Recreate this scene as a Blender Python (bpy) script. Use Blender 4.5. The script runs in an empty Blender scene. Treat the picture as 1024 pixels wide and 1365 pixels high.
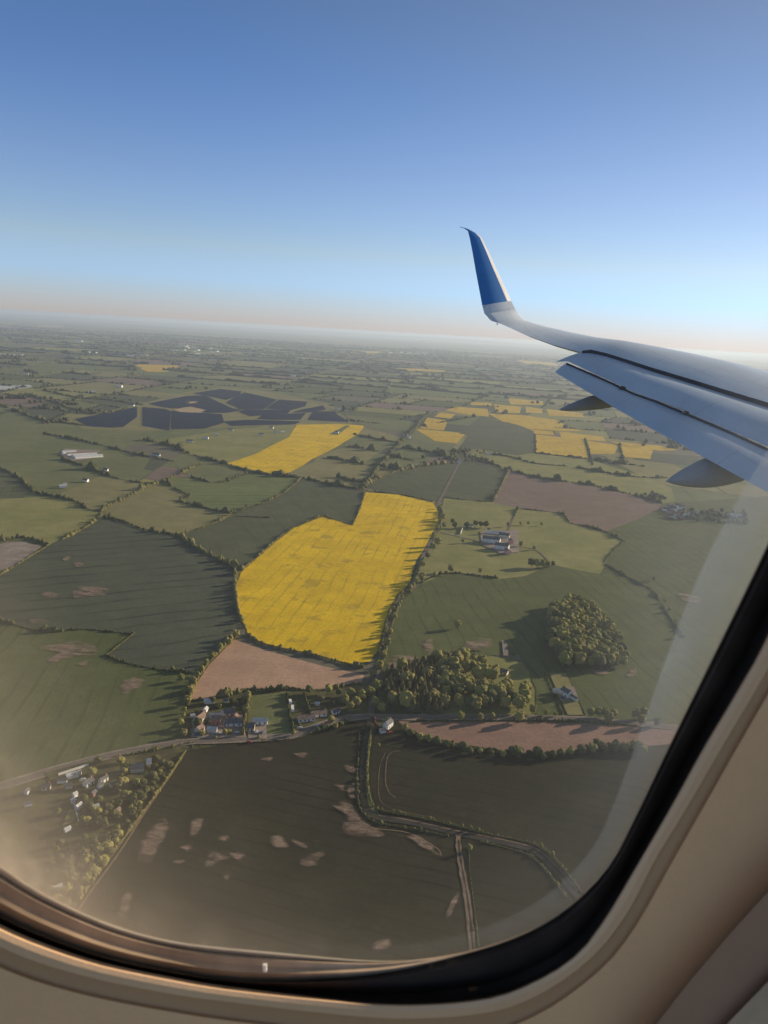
import bpy, math, random, bmesh
from mathutils import Vector, Matrix, noise
rnd = random.Random(7)
S = bpy.context.scene
COL = S.collection
# ------------------------------------------------------------------ camera
H = 300.0
PITCH, ROLL = math.radians(13.1), math.atan(0.058)
FPX, CX, CY = 1031.0, 512.0, 682.5
F = Vector((0, math.cos(PITCH), -math.sin(PITCH)))
R0 = Vector((1, 0, 0)); U0 = Vector((0, math.sin(PITCH), math.cos(PITCH)))
R = math.cos(ROLL) * R0 + math.sin(ROLL) * U0
U = -math.sin(ROLL) * R0 + math.cos(ROLL) * U0
CAM = Vector((0, 0, H))
cd = bpy.data.cameras.new('camera'); cam = bpy.data.objects.new('camera', cd); COL.objects.link(cam)
cam.matrix_world = Matrix(((R.x, U.x, -F.x, 0), (R.y, U.y, -F.y, 0), (R.z, U.z, -F.z, H), (0, 0, 0, 1)))
cd.sensor_width = 36; cd.sensor_fit = 'AUTO'; cd.lens = 36 * FPX / 1365
cd.clip_start = 0.02; cd.clip_end = 200000
cd.dof.use_dof = True; cd.dof.focus_distance = 300; cd.dof.aperture_fstop = 20
S.camera = cam
# ------------------------------------------------------------------ sky, sun, exposure
SUN_AZ, SUN_EL = math.radians(62), math.radians(14.5)
SUNV = Vector((math.sin(SUN_AZ) * math.cos(SUN_EL), math.cos(SUN_AZ) * math.cos(SUN_EL), math.sin(SUN_EL)))
W = bpy.data.worlds.new('World'); S.world = W; W.use_nodes = True
wn = W.node_tree; sky = wn.nodes.new('ShaderNodeTexSky'); sky.sky_type = 'NISHITA'; sky.sun_disc = False
sky.sun_elevation = SUN_EL; sky.sun_rotation = SUN_AZ; sky.altitude = 600; sky.air_density = 1.3; sky.dust_density = 0.1; sky.ozone_density = 6.0
# spring haze high in the air: the sky pales towards the horizon and deepens up to the top of the view
tcw = wn.nodes.new('ShaderNodeTexCoord'); sp_ = wn.nodes.new('ShaderNodeSeparateXYZ'); wn.links.new(tcw.outputs['Generated'], sp_.inputs[0])
cr = wn.nodes.new('ShaderNodeValToRGB'); wn.links.new(sp_.outputs['Z'], cr.inputs[0]); e_ = cr.color_ramp.elements
e_[0].position = 0.0; e_[0].color = (0.84, 0.97, 1.5, 1); e_[1].position = 0.5; e_[1].color = (1.75, 1.02, 0.62, 1)  # topmost stop adds warm fill light from unseen upper sky for the cabin
for ps, cc in ((0.05, (0.9, 1.08, 1.68, 1)), (0.09, (1.14, 1.04, 1.2, 1)), (0.17, (1.1, 0.92, 1.06, 1)), (0.27, (0.9, 0.80, 0.93, 1)), (0.37, (0.88, 0.72, 0.76, 1))):
    q_ = cr.color_ramp.elements.new(ps); q_.color = cc
vm = wn.nodes.new('ShaderNodeVectorMath'); vm.operation = 'MULTIPLY'; wn.links.new(cr.outputs[0], vm.inputs[1]); wn.links.new(sky.outputs[0], vm.inputs[0])
dt = wn.nodes.new('ShaderNodeVectorMath'); dt.operation = 'DOT_PRODUCT'; wn.links.new(tcw.outputs['Generated'], dt.inputs[0]); dt.inputs[1].default_value = SUNV
c2_ = wn.nodes.new('ShaderNodeValToRGB'); wn.links.new(dt.outputs['Value'], c2_.inputs[0]); g_ = c2_.color_ramp.elements
g_[0].position = 0.3; g_[0].color = (1, 1, 1, 1); g_[1].position = 0.8; g_[1].color = (1.38, 1.04, 0.83, 1)
mz = wn.nodes.new('ShaderNodeMapRange'); wn.links.new(sp_.outputs['Z'], mz.inputs[0]); mz.inputs[1].default_value = 0.06; mz.inputs[2].default_value = 0.3
mc = wn.nodes.new('ShaderNodeMix'); mc.data_type = 'RGBA'; wn.links.new(mz.outputs[0], mc.inputs[0]); mc.inputs[6].default_value = (1.17, 1.01, 0.93, 1); wn.links.new(c2_.outputs[0], mc.inputs[7])
vm2 = wn.nodes.new('ShaderNodeVectorMath'); vm2.operation = 'MULTIPLY'; wn.links.new(vm.outputs[0], vm2.inputs[0]); wn.links.new(mc.outputs[2], vm2.inputs[1])
wn.links.new(vm2.outputs[0], wn.nodes['Background'].inputs[0]); wn.nodes['Background'].inputs[1].default_value = 0.11
sd = bpy.data.lights.new('sun', 'SUN'); sd.energy = 5.0; sd.angle = math.radians(0.6); sd.color = (1.0, 0.84, 0.6)
so = bpy.data.objects.new('sun', sd); COL.objects.link(so); so.rotation_euler = (-SUNV).to_track_quat('-Z', 'Y').to_euler()
S.view_settings.view_transform = 'Standard'; S.view_settings.look = 'None'; S.view_settings.exposure = 0.5; S.view_settings.gamma = 1
S.render.engine = 'CYCLES'; S.cycles.use_denoising = True
S.cycles.max_bounces = 6; S.cycles.transparent_max_bounces = 12; S.cycles.volume_bounces = 0
# ------------------------------------------------------------------ helpers
def ray(px, py): return F + (px - CX) / FPX * R + (CY - py) / FPX * U
def G(px, py, z=0.0):
    d = ray(px, py); t = (z - H) / min(d.z, -0.003); return Vector((d.x * t, d.y * t, z))
def P3(px, py, depth): return CAM + ray(px, py) * depth
def topix(v):
    q = v - CAM; z = q.dot(F)
    if z <= 1: return None
    return (CX + q.dot(R) / z * FPX, CY - q.dot(U) / z * FPX)
def tag(o, label=None, cat=None, group=None, kind=None):
    if label: o['label'] = label
    if cat: o['category'] = cat
    if group: o['group'] = group
    if kind: o['kind'] = kind
    return o
def empty(name, loc, rz=0.0, **k):
    o = bpy.data.objects.new(name, None); COL.objects.link(o); o.location = loc; o.rotation_euler = (0, 0, rz)
    o.empty_display_size = 0.5
    return tag(o, **k)
class MB:
    def __init__(s): s.v = []; s.f = []; s.m = []
    def add(s, vs, fs, mi=0):
        b = len(s.v); s.v += [tuple(v) for v in vs]
        for f in fs: s.f.append(tuple(b + i for i in f)); s.m.append(mi)
    def box(s, x0, x1, y0, y1, z0, z1, mi=0, M=None):
        vs = [Vector((x, y, z)) for z in (z0, z1) for x, y in ((x0, y0), (x1, y0), (x1, y1), (x0, y1))]
        if M: vs = [M @ v for v in vs]
        s.add(vs, [(0, 3, 2, 1), (4, 5, 6, 7), (0, 1, 5, 4), (1, 2, 6, 5), (2, 3, 7, 6), (3, 0, 4, 7)], mi)
    def build(s, name, mats, parent=None, smooth=False, auto=False):
        me = bpy.data.meshes.new(name); me.from_pydata(s.v, [], s.f)
        if not isinstance(mats, (list, tuple)): mats = [mats]
        for m in mats: me.materials.append(m)
        if len(mats) > 1: me.polygons.foreach_set('material_index', s.m)
        if smooth: me.polygons.foreach_set('use_smooth', [True] * len(s.f))
        if auto: me.set_sharp_from_angle(angle=math.radians(35))
        me.update()
        o = bpy.data.objects.new(name, me); COL.objects.link(o)
        if parent: o.parent = parent
        return o
def copy_tree(o, parent=None):
    c = o.copy(); COL.objects.link(c)
    if parent: c.parent = parent
    for ch in o.children: copy_tree(ch, c)
    return c
def crom(pts, n, closed=False):
    out = []; N = len(pts)
    rng = range(N if closed else N - 1)
    for i in rng:
        g = (lambda k: pts[k % N]) if closed else (lambda k: pts[max(0, min(N - 1, k))])
        a, b, c, d = g(i - 1), g(i), g(i + 1), g(i + 2)
        for k in range(n):
            t = k / n
            out.append(tuple(0.5 * (2 * q + (r - p) * t + (2 * p - 5 * q + 4 * r - s) * t * t + (3 * q - p - 3 * r + s) * t ** 3) for p, q, r, s in zip(a, b, c, d)))
    if not closed: out.append(tuple(pts[-1]))
    return out
ICO = {}
for sub in (1, 2, 3):
    b = bmesh.new(); bmesh.ops.create_icosphere(b, subdivisions=sub, radius=1)
    ICO[sub] = ([v.co.copy() for v in b.verts], [tuple(v.index for v in f.verts) for f in b.faces]); b.free()
def lump(mb, c, r, sub=1, amp=0.25, freq=1.0, mi=0, squash=1.0):
    vs, fs = ICO[sub]; off = Vector((rnd.random() * 50, rnd.random() * 50, rnd.random() * 50)); out = []
    for v in vs:
        k = 1 + amp * noise.noise(v * 1.7 * freq + off) * 1.6 + amp * 0.5 * (rnd.random() - 0.5)
        out.append((c[0] + v.x * r * k, c[1] + v.y * r * k, c[2] + v.z * r * k * squash))
    mb.add(out, fs, mi)
# ------------------------------------------------------------------ materials
def nodes(m):
    m.use_nodes = True; nt = m.node_tree; return nt, nt.nodes['Principled BSDF']
def mixc(nt, fac, a, b):
    n = nt.nodes.new('ShaderNodeMix'); n.data_type = 'RGBA'
    for sock, v in ((n.inputs[0], fac), (n.inputs[6], a), (n.inputs[7], b)):
        if hasattr(v, 'is_linked') or isinstance(v, bpy.types.NodeSocket): nt.links.new(v, sock)
        else: sock.default_value = v if not isinstance(v, tuple) else (*v, 1)
    return n.outputs[2]
def math_(nt, op, a, b=0.0, clamp=False):
    n = nt.nodes.new('ShaderNodeMath'); n.operation = op; n.use_clamp = clamp
    for sock, v in ((n.inputs[0], a), (n.inputs[1], b)):
        if isinstance(v, bpy.types.NodeSocket): nt.links.new(v, sock)
        else: sock.default_value = v
    return n.outputs[0]
def noise_(nt, vec, scale, detail=3, rough=0.55):
    n = nt.nodes.new('ShaderNodeTexNoise'); n.inputs['Scale'].default_value = scale; n.inputs['Detail'].default_value = detail
    n.inputs['Roughness'].default_value = rough
    if vec is not None: nt.links.new(vec, n.inputs['Vector'])
    return n.outputs['Fac']
def ramp_(nt, fac, lo, hi):
    n = nt.nodes.new('ShaderNodeMapRange'); nt.links.new(fac, n.inputs[0]); n.inputs[1].default_value = lo; n.inputs[2].default_value = hi
    n.interpolation_type = 'SMOOTHSTEP'
    return n.outputs[0]
def pos_(nt): return nt.nodes.new('ShaderNodeNewGeometry').outputs['Position']
def obj_(nt): return nt.nodes.new('ShaderNodeTexCoord').outputs['Object']
def plain(name, col, rough=0.7, metal=0.0, var=0.15, scale=1.0, spec=0.3):
    m = bpy.data.materials.new(name); nt, b = nodes(m)
    f = noise_(nt, obj_(nt), scale, 4)
    d = tuple(c * (1 - var * 1.6) for c in col); l = tuple(min(1, c * (1 + var)) for c in col)
    nt.links.new(mixc(nt, ramp_(nt, f, 0.3, 0.7), d, l), b.inputs['Base Color'])
    b.inputs['Roughness'].default_value = rough; b.inputs['Metallic'].default_value = metal; b.inputs['Specular IOR Level'].default_value = spec
    return m
def field_mat(name, c1, c2, c3=None, ang=0.0, sp=0.0, st=0.0, dark=None, big=0.008, tram=True, patch=0.62):
    """field cover: slow mottling, fine grain, drilled rows and tramlines across the world"""
    m = bpy.data.materials.new(name); nt, b = nodes(m); p = pos_(nt)
    f1 = ramp_(nt, noise_(nt, p, big, 4), 0.35, 0.65)
    col = mixc(nt, f1, c1, c2)
    if c3:
        col = mixc(nt, ramp_(nt, noise_(nt, p, big * 2.3, 5, 0.65), patch, patch + 0.1), col, c3)
    mid = ramp_(nt, noise_(nt, p, 0.035, 5, 0.68), 0.36, 0.64)
    col = mixc(nt, math_(nt, 'MULTIPLY', mid, 0.38), col, tuple(c * 0.62 for c in c1))
    fine = noise_(nt, p, 0.3, 5, 0.8)
    col = mixc(nt, math_(nt, 'MULTIPLY', ramp_(nt, fine, 0.38, 0.66), 0.5), col, tuple(c * 0.55 for c in c1))
    if sp:
        dp = nt.nodes.new('ShaderNodeVectorMath'); dp.operation = 'DOT_PRODUCT'; nt.links.new(p, dp.inputs[0])
        dp.inputs[1].default_value = (math.cos(ang), math.sin(ang), 0)
        w = math_(nt, 'ADD', dp.outputs['Value'], math_(nt, 'MULTIPLY', noise_(nt, p, 0.01, 2), sp * 0.8))
        s = math_(nt, 'SINE', math_(nt, 'MULTIPLY', w, 2 * math.pi / sp))
        s = ramp_(nt, s, 0.72 if tram else -0.3, 1.0)
        # rows are not equally strong everywhere
        s = math_(nt, 'MULTIPLY', s, math_(nt, 'MULTIPLY', ramp_(nt, noise_(nt, p, 0.015, 3), 0.3, 0.7), st))
        col = mixc(nt, s, col, dark or tuple(c * 0.45 for c in c1))
        w2 = math_(nt, 'SINE', math_(nt, 'MULTIPLY', w, 2 * math.pi / (sp * 0.23)))
        s2 = math_(nt, 'MULTIPLY', ramp_(nt, w2, -0.5, 1.0), st * 0.3)
        col = mixc(nt, s2, col, tuple(c * 0.6 for c in c1))
    nt.links.new(col, b.inputs['Base Color']); b.inputs['Roughness'].default_value = 0.95; b.inputs['Specular IOR Level'].default_value = 0.05
    return m
A = math.radians
M = {}
M['base'] = field_mat('meadow', (0.137, 0.156, 0.062), (0.169, 0.176, 0.078))
M['green'] = field_mat('pasture', (0.147, 0.159, 0.070), (0.189, 0.191, 0.084), (0.217, 0.195, 0.108), big=0.006)
M['bright'] = field_mat('bright_pasture', (0.224, 0.223, 0.080), (0.288, 0.263, 0.104), big=0.012)
M['olive'] = field_mat('dry_pasture', (0.217, 0.196, 0.087), (0.262, 0.239, 0.109), (0.255, 0.210, 0.131), big=0.008)
M['stripe'] = field_mat('mown_grass', (0.147, 0.176, 0.068), (0.189, 0.208, 0.081), ang=A(105), sp=26, st=0.45, tram=False)
M['dark'] = field_mat('cereal_crop', (0.090, 0.099, 0.068), (0.109, 0.117, 0.075), ang=A(118), sp=26, st=0.95)
M['dark2'] = field_mat('young_barley', (0.097, 0.107, 0.061), (0.119, 0.125, 0.070), (0.128, 0.127, 0.084), ang=A(20), sp=28, st=0.35)
M['crop'] = field_mat('winter_wheat', (0.105, 0.120, 0.046), (0.127, 0.141, 0.057), ang=A(8), sp=16, st=0.65)
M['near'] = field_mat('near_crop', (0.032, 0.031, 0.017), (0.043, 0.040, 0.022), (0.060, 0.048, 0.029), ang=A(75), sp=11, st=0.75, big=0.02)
M['grey'] = field_mat('fallow', (0.150, 0.137, 0.098), (0.176, 0.156, 0.111))
M['plough'] = field_mat('ploughed_soil', (0.450, 0.283, 0.196), (0.510, 0.326, 0.225), ang=A(80), sp=7, st=0.15, big=0.02)
M['plough3'] = field_mat('damp_soil', (0.27, 0.165, 0.13), (0.31, 0.195, 0.15), ang=A(80), sp=6, st=0.2, big=0.02)
M['plough2'] = field_mat('rolled_soil', (0.202, 0.144, 0.117), (0.227, 0.163, 0.137), ang=A(95), sp=30, st=0.15, big=0.01)
M['rape'] = field_mat('rapeseed', (0.70, 0.455, 0.014), (0.84, 0.56, 0.018), (0.46, 0.32, 0.035), ang=A(-8), sp=15, st=0.55, dark=(0.30, 0.23, 0.02), big=0.012, patch=0.55)
M['rape2'] = field_mat('rapeseed_far', (0.55, 0.36, 0.04), (0.62, 0.42, 0.05), (0.38, 0.28, 0.05), ang=A(-5), sp=40, st=0.4, dark=(0.3, 0.22, 0.05), patch=0.58)
M['tan'] = field_mat('stubble', (0.42, 0.3, 0.18), (0.48, 0.36, 0.22))
M['pale'] = plain('pale_sheeting', (0.45, 0.45, 0.42), 0.6, var=0.1, scale=0.05)
M['garden'] = field_mat('garden_ground', (0.083, 0.077, 0.039), (0.143, 0.138, 0.055), (0.154, 0.121, 0.088), big=0.05, patch=0.55)
def soil_mat(name):
    m = bpy.data.materials.new(name); nt, b = nodes(m); p = pos_(nt)
    mp = nt.nodes.new('ShaderNodeMapping'); mp.inputs['Rotation'].default_value = (0, 0, .5); mp.inputs['Scale'].default_value = (.35, 1, 1); nt.links.new(p, mp.inputs[0])
    f = noise_(nt, mp.outputs[0], 0.16, 6, 0.7)
    at = nt.nodes.new('ShaderNodeAttribute'); at.attribute_name = 'cover'
    tr = nt.nodes.new('ShaderNodeBsdfTransparent'); mx = nt.nodes.new('ShaderNodeMixShader')
    col = mixc(nt, ramp_(nt, noise_(nt, p, 0.3, 4), 0.3, 0.7), (0.19, 0.125, 0.09), (0.30, 0.205, 0.15))
    nt.links.new(col, b.inputs['Base Color']); b.inputs['Roughness'].default_value = 0.95
    k = math_(nt, 'ADD', math_(nt, 'MULTIPLY', at.outputs['Fac'], 0.55), math_(nt, 'MULTIPLY', f, 2.0))
    nt.links.new(math_(nt, 'MULTIPLY', ramp_(nt, k, 1.12, 1.8), 0.8), mx.inputs[0]); nt.links.new(tr.outputs[0], mx.inputs[1]); nt.links.new(b.outputs[0], mx.inputs[2])
    nt.links.new(mx.outputs[0], nt.nodes['Material Output'].inputs['Surface'])
    return m
M['soil'] = soil_mat('bare_soil')
M['road'] = field_mat('worn_asphalt', (0.17, 0.14, 0.12), (0.21, 0.175, 0.145), big=0.05)
M['lane'] = field_mat('dark_lane', (0.05, 0.046, 0.04), (0.065, 0.06, 0.05), big=0.05)
M['track'] = field_mat('dirt_track', (0.20, 0.135, 0.095), (0.26, 0.185, 0.13), big=0.1)
M['yard'] = field_mat('gravel_yard', (0.26, 0.21, 0.18), (0.34, 0.28, 0.24), big=0.06)
def leaf_mat(name, a, b_, c, hue=0.9):
    m = bpy.data.materials.new(name); nt, b = nodes(m); p = pos_(nt)
    oi = nt.nodes.new('ShaderNodeObjectInfo').outputs['Random']
    f = ramp_(nt, noise_(nt, p, 0.35, 4, 0.65), 0.35, 0.65)
    col = mixc(nt, f, a, b_); col = mixc(nt, math_(nt, 'MULTIPLY', oi, hue), col, c)
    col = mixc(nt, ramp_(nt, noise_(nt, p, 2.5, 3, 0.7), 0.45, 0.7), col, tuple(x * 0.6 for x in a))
    nt.links.new(col, b.inputs['Base Color']); b.inputs['Roughness'].default_value = 0.9; b.inputs['Specular IOR Level'].default_value = 0.1
    b.inputs['Subsurface Weight'].default_value = 0
    return m
M['leaf'] = leaf_mat('spring_foliage', (0.155, 0.155, 0.045), (0.235, 0.22, 0.06), (0.29, 0.245, 0.075))
M['leaf_y'] = leaf_mat('yellow_green_foliage', (0.17, 0.155, 0.048), (0.25, 0.21, 0.07), (0.22, 0.18, 0.07))
M['leaf_d'] = leaf_mat('dark_foliage', (0.06, 0.068, 0.026), (0.095, 0.10, 0.038), (0.12, 0.11, 0.045))
M['leaf_r'] = leaf_mat('copper_foliage', (0.11, 0.045, 0.035), (0.16, 0.07, 0.05), (0.12, 0.05, 0.04))
M['needle'] = leaf_mat('needles', (0.07, 0.07, 0.03), (0.12, 0.11, 0.045), (0.17, 0.14, 0.06))
M['hedge'] = leaf_mat('hedge_leaves', (0.12, 0.12, 0.042), (0.19, 0.17, 0.065), (0.2, 0.17, 0.07))
M['hedge_far'] = leaf_mat('hedge_leaves_far', (0.04, 0.048, 0.024), (0.055, 0.063, 0.03), (0.07, 0.07, 0.035))
M['bark'] = plain('bark', (0.12, 0.09, 0.065), 0.95, scale=3)
M['white'] = plain('white_render', (0.74, 0.72, 0.68), 0.8, var=0.06, scale=0.6)
M['cream'] = plain('cream_render', (0.62, 0.54, 0.43), 0.8, var=0.06, scale=0.6)
M['brick'] = plain('red_brick', (0.36, 0.17, 0.12), 0.9, var=0.15, scale=1.5)
M['pink'] = plain('pink_render', (0.62, 0.34, 0.3), 0.85, var=0.08, scale=0.8)
M['slate'] = plain('slate_roof', (0.11, 0.11, 0.12), 0.7, var=0.2, scale=0.8)
M['tile'] = plain('brown_tile_roof', (0.22, 0.15, 0.12), 0.8, var=0.2, scale=0.8)
M['tin'] = plain('light_metal_roof', (0.5, 0.5, 0.5), 0.5, var=0.12, scale=0.4)
M['glass'] = plain('window_glass', (0.03, 0.035, 0.045), 0.08, var=0.1, spec=0.6)
M['door'] = plain('painted_door', (0.12, 0.07, 0.05), 0.5)
M['panel'] = plain('solar_glass', (0.010, 0.017, 0.055), 0.5, var=0.25, scale=0.02, spec=0.4)
M['metal'] = plain('galvanised_metal', (0.4, 0.4, 0.42), 0.4, 0.6)
M['rubber'] = plain('rubber', (0.02, 0.02, 0.02), 0.7)
M['carred'] = plain('red_car_paint', (0.4, 0.04, 0.03), 0.25, spec=0.6, var=0.03)
M['carsilver'] = plain('silver_car_paint', (0.5, 0.5, 0.52), 0.25, spec=0.6, var=0.03)
M['carblue'] = plain('blue_car_paint', (0.06, 0.1, 0.2), 0.25, spec=0.6, var=0.03)
# ------------------------------------------------------------------ ground
GZ = 1.0
g = MB(); n = 12
g.add([(-62000, -4000, 0), (62000, -4000, 0), (62000, 66000, 0), (-62000, 66000, 0)], [(0, 1, 2, 3)])
gm = bpy.data.materials.new('distant_country'); nt, b = nodes(gm); p = pos_(nt)
mp = nt.nodes.new('ShaderNodeMapping'); mp.inputs['Rotation'].default_value = (0, 0, 0.3); mp.inputs['Scale'].default_value = (1 / 420, 1 / 260, 0); nt.links.new(p, mp.inputs[0])
vo = nt.nodes.new('ShaderNodeTexVoronoi'); vo.feature = 'F1'; vo.inputs['Scale'].default_value = 1; nt.links.new(mp.outputs[0], vo.inputs['Vector'])
sep = nt.nodes.new('ShaderNodeSeparateColor'); nt.links.new(vo.outputs['Color'], sep.inputs[0])
c = mixc(nt, sep.outputs[0], (0.07, 0.085, 0.045), (0.14, 0.14, 0.075)); c = mixc(nt, ramp_(nt, sep.outputs[1], 0.8, 0.9), c, (0.15, 0.125, 0.095))
c = mixc(nt, ramp_(nt, noise_(nt, p, 0.0006, 5, 0.6), 0.52, 0.62), c, (0.035, 0.045, 0.025))
nt.links.new(c, b.inputs['Base Color']); b.inputs['Roughness'].default_value = 1; b.inputs['Specular IOR Level'].default_value = 0
tag(g.build('ground', gm), kind='structure')
# traced field polygons (pixel outlines of the photograph laid on the ground)
FIELDS = []
def field(name, mat, pts, z=None, jag=0.0):
    i = len(FIELDS); z = z if z is not None else 0.25 + 0.01 * i
    FIELDS.append(pts)
    ps = [G(x, y, z) for x, y in pts]
    if jag:
        q = []
        for k in range(len(ps)):
            a, b2 = ps[k], ps[(k + 1) % len(ps)]; L = (b2 - a).length; m_ = max(1, int(L / (jag * 2)))
            for t in range(m_):
                v = a.lerp(b2, t / m_); q.append(v + Vector((rnd.uniform(-1, 1), rnd.uniform(-1, 1), 0)) * jag)
        ps = q
    bm = bmesh.new(); vs = [bm.verts.new(p) for p in ps]
    es = [bm.edges.new((vs[k], vs[(k + 1) % len(vs)])) for k in range(len(vs))]
    bmesh.ops.triangle_fill(bm, edges=es, use_beauty=True)
    for f in bm.faces:
        if f.normal.z < 0: f.normal_flip()
    me = bpy.data.meshes.new(name); bm.to_mesh(me); bm.free(); me.materials.append(M[mat])
    o = bpy.data.objects.new(name, me); COL.objects.link(o); o['kind'] = 'structure'
    return o
YEL = [(487.6,656),(532,659.5),(577,670),(585,683),(584,699),(573.5,718),(566,732),(556,745),(550,761),(546,777),(528.6,794),(519,812),(513,831),(507,851),(503,867),(493,882),(470,885),(446.5,879),(415,871),(376,863),(349,857),(331,845),(321.6,827),(316,812),(313,788),(316,775),(323.5,761),(337,749),(368,722),(392,704),(431,688),(450,694),(470,700.5),(478,683)]
YEL2 = [(302,618),(341,605),(368,591),(385,583),(396,566),(406,563),(486,567),(484,571),(478,578),(461,588),(450,595),(437,602),(416,612),(402,622),(379,633),(344,628),(320,622)]
field('field','green',[(-60,528),(0,541),(51,560),(113,568),(190,571),(215,579),(191,587),(150,592),(102,587),(58,579),(0,570),(-60,560)])
field('field','green',[(-60,560),(0,570),(58,579),(102,587),(147,597),(178,606),(200,612),(190,628),(137,631),(113,622),(82,612),(40,605),(-60,600)])
field('field','green',[(-60,600),(40,605),(82,612),(113,623),(137,632),(161,640),(150,660),(68,661),(44,655),(24,636),(0,624),(-60,610)])
field('field','dark2',[(-60,610),(0,624),(24,636),(44,655),(30,664),(-60,666)])
field('field','olive',[(68,661),(100,650),(137,633),(161,640),(208,647),(191,652),(171,664),(147,674),(135,682),(116,678),(99,668)])
field('field','bright',[(-60,666),(30,664),(68,661),(99,668),(116,679),(135,684),(120,694),(102,709),(68,725),(30,716),(-60,722)])
field('field','olive',[(137,682),(147,674),(171,664),(212,645),(225,650),(253,662),(240,669),(273,678),(308,686),(290,695),(260,708),(240,713),(219,712),(191,707),(164,696)])
field('field','stripe',[(222,640),(232,636),(256,636),(290,644),(328,632),(344,629),(379,635),(402,638),(380,655),(350,671),(308,684),(273,677),(247,667),(253,661),(229,650)])
field('field','dark2',[(379,635),(437,644),(484,654),(478,683),(470,700),(431,688),(392,704),(360,690),(309,688),(345,673),(380,656),(402,639)])
field('field','dark2',[(309,688),(360,690),(392,704),(368,722),(337,749),(322,758),(314,757),(290,746),(260,730),(243,712),(290,696)])
field('field','green',[(256,608),(302,619),(330,625),(344,629),(328,632),(290,644),(256,636),(240,628),(232,616)])
field('field','bright',[(232,595),(225,585),(300,573),(396,565),(385,583),(368,591),(341,605),(302,618),(253,606)])
field('field','olive',[(402,622),(437,610),(484,619),(478,628),(450,636),(437,643),(402,638),(379,634)])
field('field','olive',[(437,603),(464,595),(505,602),(484,619),(437,610),(416,612)])
field('field','green',[(464,588),(478,578),(529,590),(505,602),(464,595),(450,596)])
field('field','olive',[(486,567),(539,583),(529,590),(478,578)])
field('field','green',[(484,619),(505,602),(519,607),(567,617),(536,627)])
field('field','olive',[(450,636),(484,619),(536,627),(519,632),(486,646),(484,653),(437,643)])
field('field','green',[(536,596),(584,605),(567,617),(519,607)])
field('field','green',[(539,584),(553,571),(571,575),(608,592),(600,604),(584,605),(536,596)])
field('field','dark2',[(486,646),(519,632),(560,622),(607.5,617),(601,636),(584,668),(539,661),(502,656)])
field('field','dark2',[(611,618),(625,607),(677,628),(656,669),(592,664),(590,655)])
field('field','bright',[(592,664),(656,669),(690,677),(752,685),(762,698),(806,709),(833,722),(812,738),(808,752),(800,765),(760,758),(735,752),(700,768),(664,772),(600,763),(562,778),(552,765),(566,742),(587,705),(588,680)])
field('field','plough2',[(676,627),(735,640),(790,647),(847,660.5),(882,671),(878,680),(850,692),(806,709),(762,698),(750,685),(690,677),(657,670)])
field('field','bright',[(660,607),(714,604),(784,612),(860,636),(895,650),(900,668),(882,671),(847,660),(790,647),(735,640),(676,627),(625,607),(640,600)])
field('field','crop',[(882,671),(1050,660),(1100,760),(1000,800),(870,780),(808,750),(812,738),(833,722),(806,709),(850,692),(880,678)])
field('field','crop',[(808,750),(870,780),(1000,800),(1100,760),(1150,1000),(876,966),(905,850),(860,790),(800,765)])
field('field','crop',[(562,778),(600,763),(664,772),(700,768),(735,752),(760,758),(800,765),(860,790),(905,850),(940,900),(910,962),(760,957),(715,955),(715,918),(690,870),(600,880),(510,897),(513,850),(525,810)])
field('field','bright',[(640,872),(668,880),(705,893),(715,950),(700,955),(660,950),(640,930)])
field('rapeseed_field','rape',YEL, jag=1.0)
field('rapeseed_field','rape',YEL2)
field('field','green',[(438,579),(461,567),(467,567),(450,580)])
field('field','plough',[(312,852),(331,859),(353,866.5),(388,876),(431,888),(470,896),(486,900),(482,909.5),(462,913),(439,918),(407.5,919),(376,917),(353,918),(333,919),(310,925),(282.5,930),(259,933),(253,931),(263,909.5),(279,886),(298,866.5)])
field('field','dark',[(137,691),(164,696),(191,707),(219,712),(236,713.5),(260,730.5),(290.5,746),(314,758),(313,777),(314,794),(318,818),(308,845),(290.5,859),(273,879),(255,896),(239,896),(205,891),(171,884),(142,874),(178,845),(150,842),(109,838),(68,842),(34,836.5),(14,830),(0,826),(-120,815),(-120,800),(0,766),(34,746),(68,725),(102.5,710),(123,698)])
field('field','crop',[(-150,812),(0,828),(34,838),(68,843),(109,840),(150,843),(176,846),(142,874),(171,885),(205,892),(239,897),(253,899),(250,930),(248,975),(230,988),(150,1003),(80,1020),(0,1042),(-150,1080)])
field('field','garden',[(248,935),(310,927),(353,920),(407,920),(462,915),(484,912),(500,905),(508,953),(470,957),(440,962),(400,975),(330,985),(248,988)])
field('field','green',[(332,928),(382,922),(392,977),(330,983)])
field('field','plough3',[(522,958),(553,963),(711,962),(852,969),(960,978),(950,992),(860,994),(800,998),(746,1001),(711,1005),(669,1002),(616,992),(560,981),(540,974)])
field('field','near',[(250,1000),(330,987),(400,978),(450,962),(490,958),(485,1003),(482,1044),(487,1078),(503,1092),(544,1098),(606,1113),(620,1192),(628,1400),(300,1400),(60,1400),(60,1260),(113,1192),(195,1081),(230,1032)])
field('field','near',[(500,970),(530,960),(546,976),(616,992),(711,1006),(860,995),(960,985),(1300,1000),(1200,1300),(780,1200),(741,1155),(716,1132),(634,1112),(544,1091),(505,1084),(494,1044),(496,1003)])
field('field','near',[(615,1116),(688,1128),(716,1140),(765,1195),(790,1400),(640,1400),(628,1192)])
field('field','garden',[(-150,1078),(0,1050),(60,1035),(150,1010),(250,993),(230,1032),(195,1081),(113,1192),(40,1290),(-150,1300)])
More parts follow.
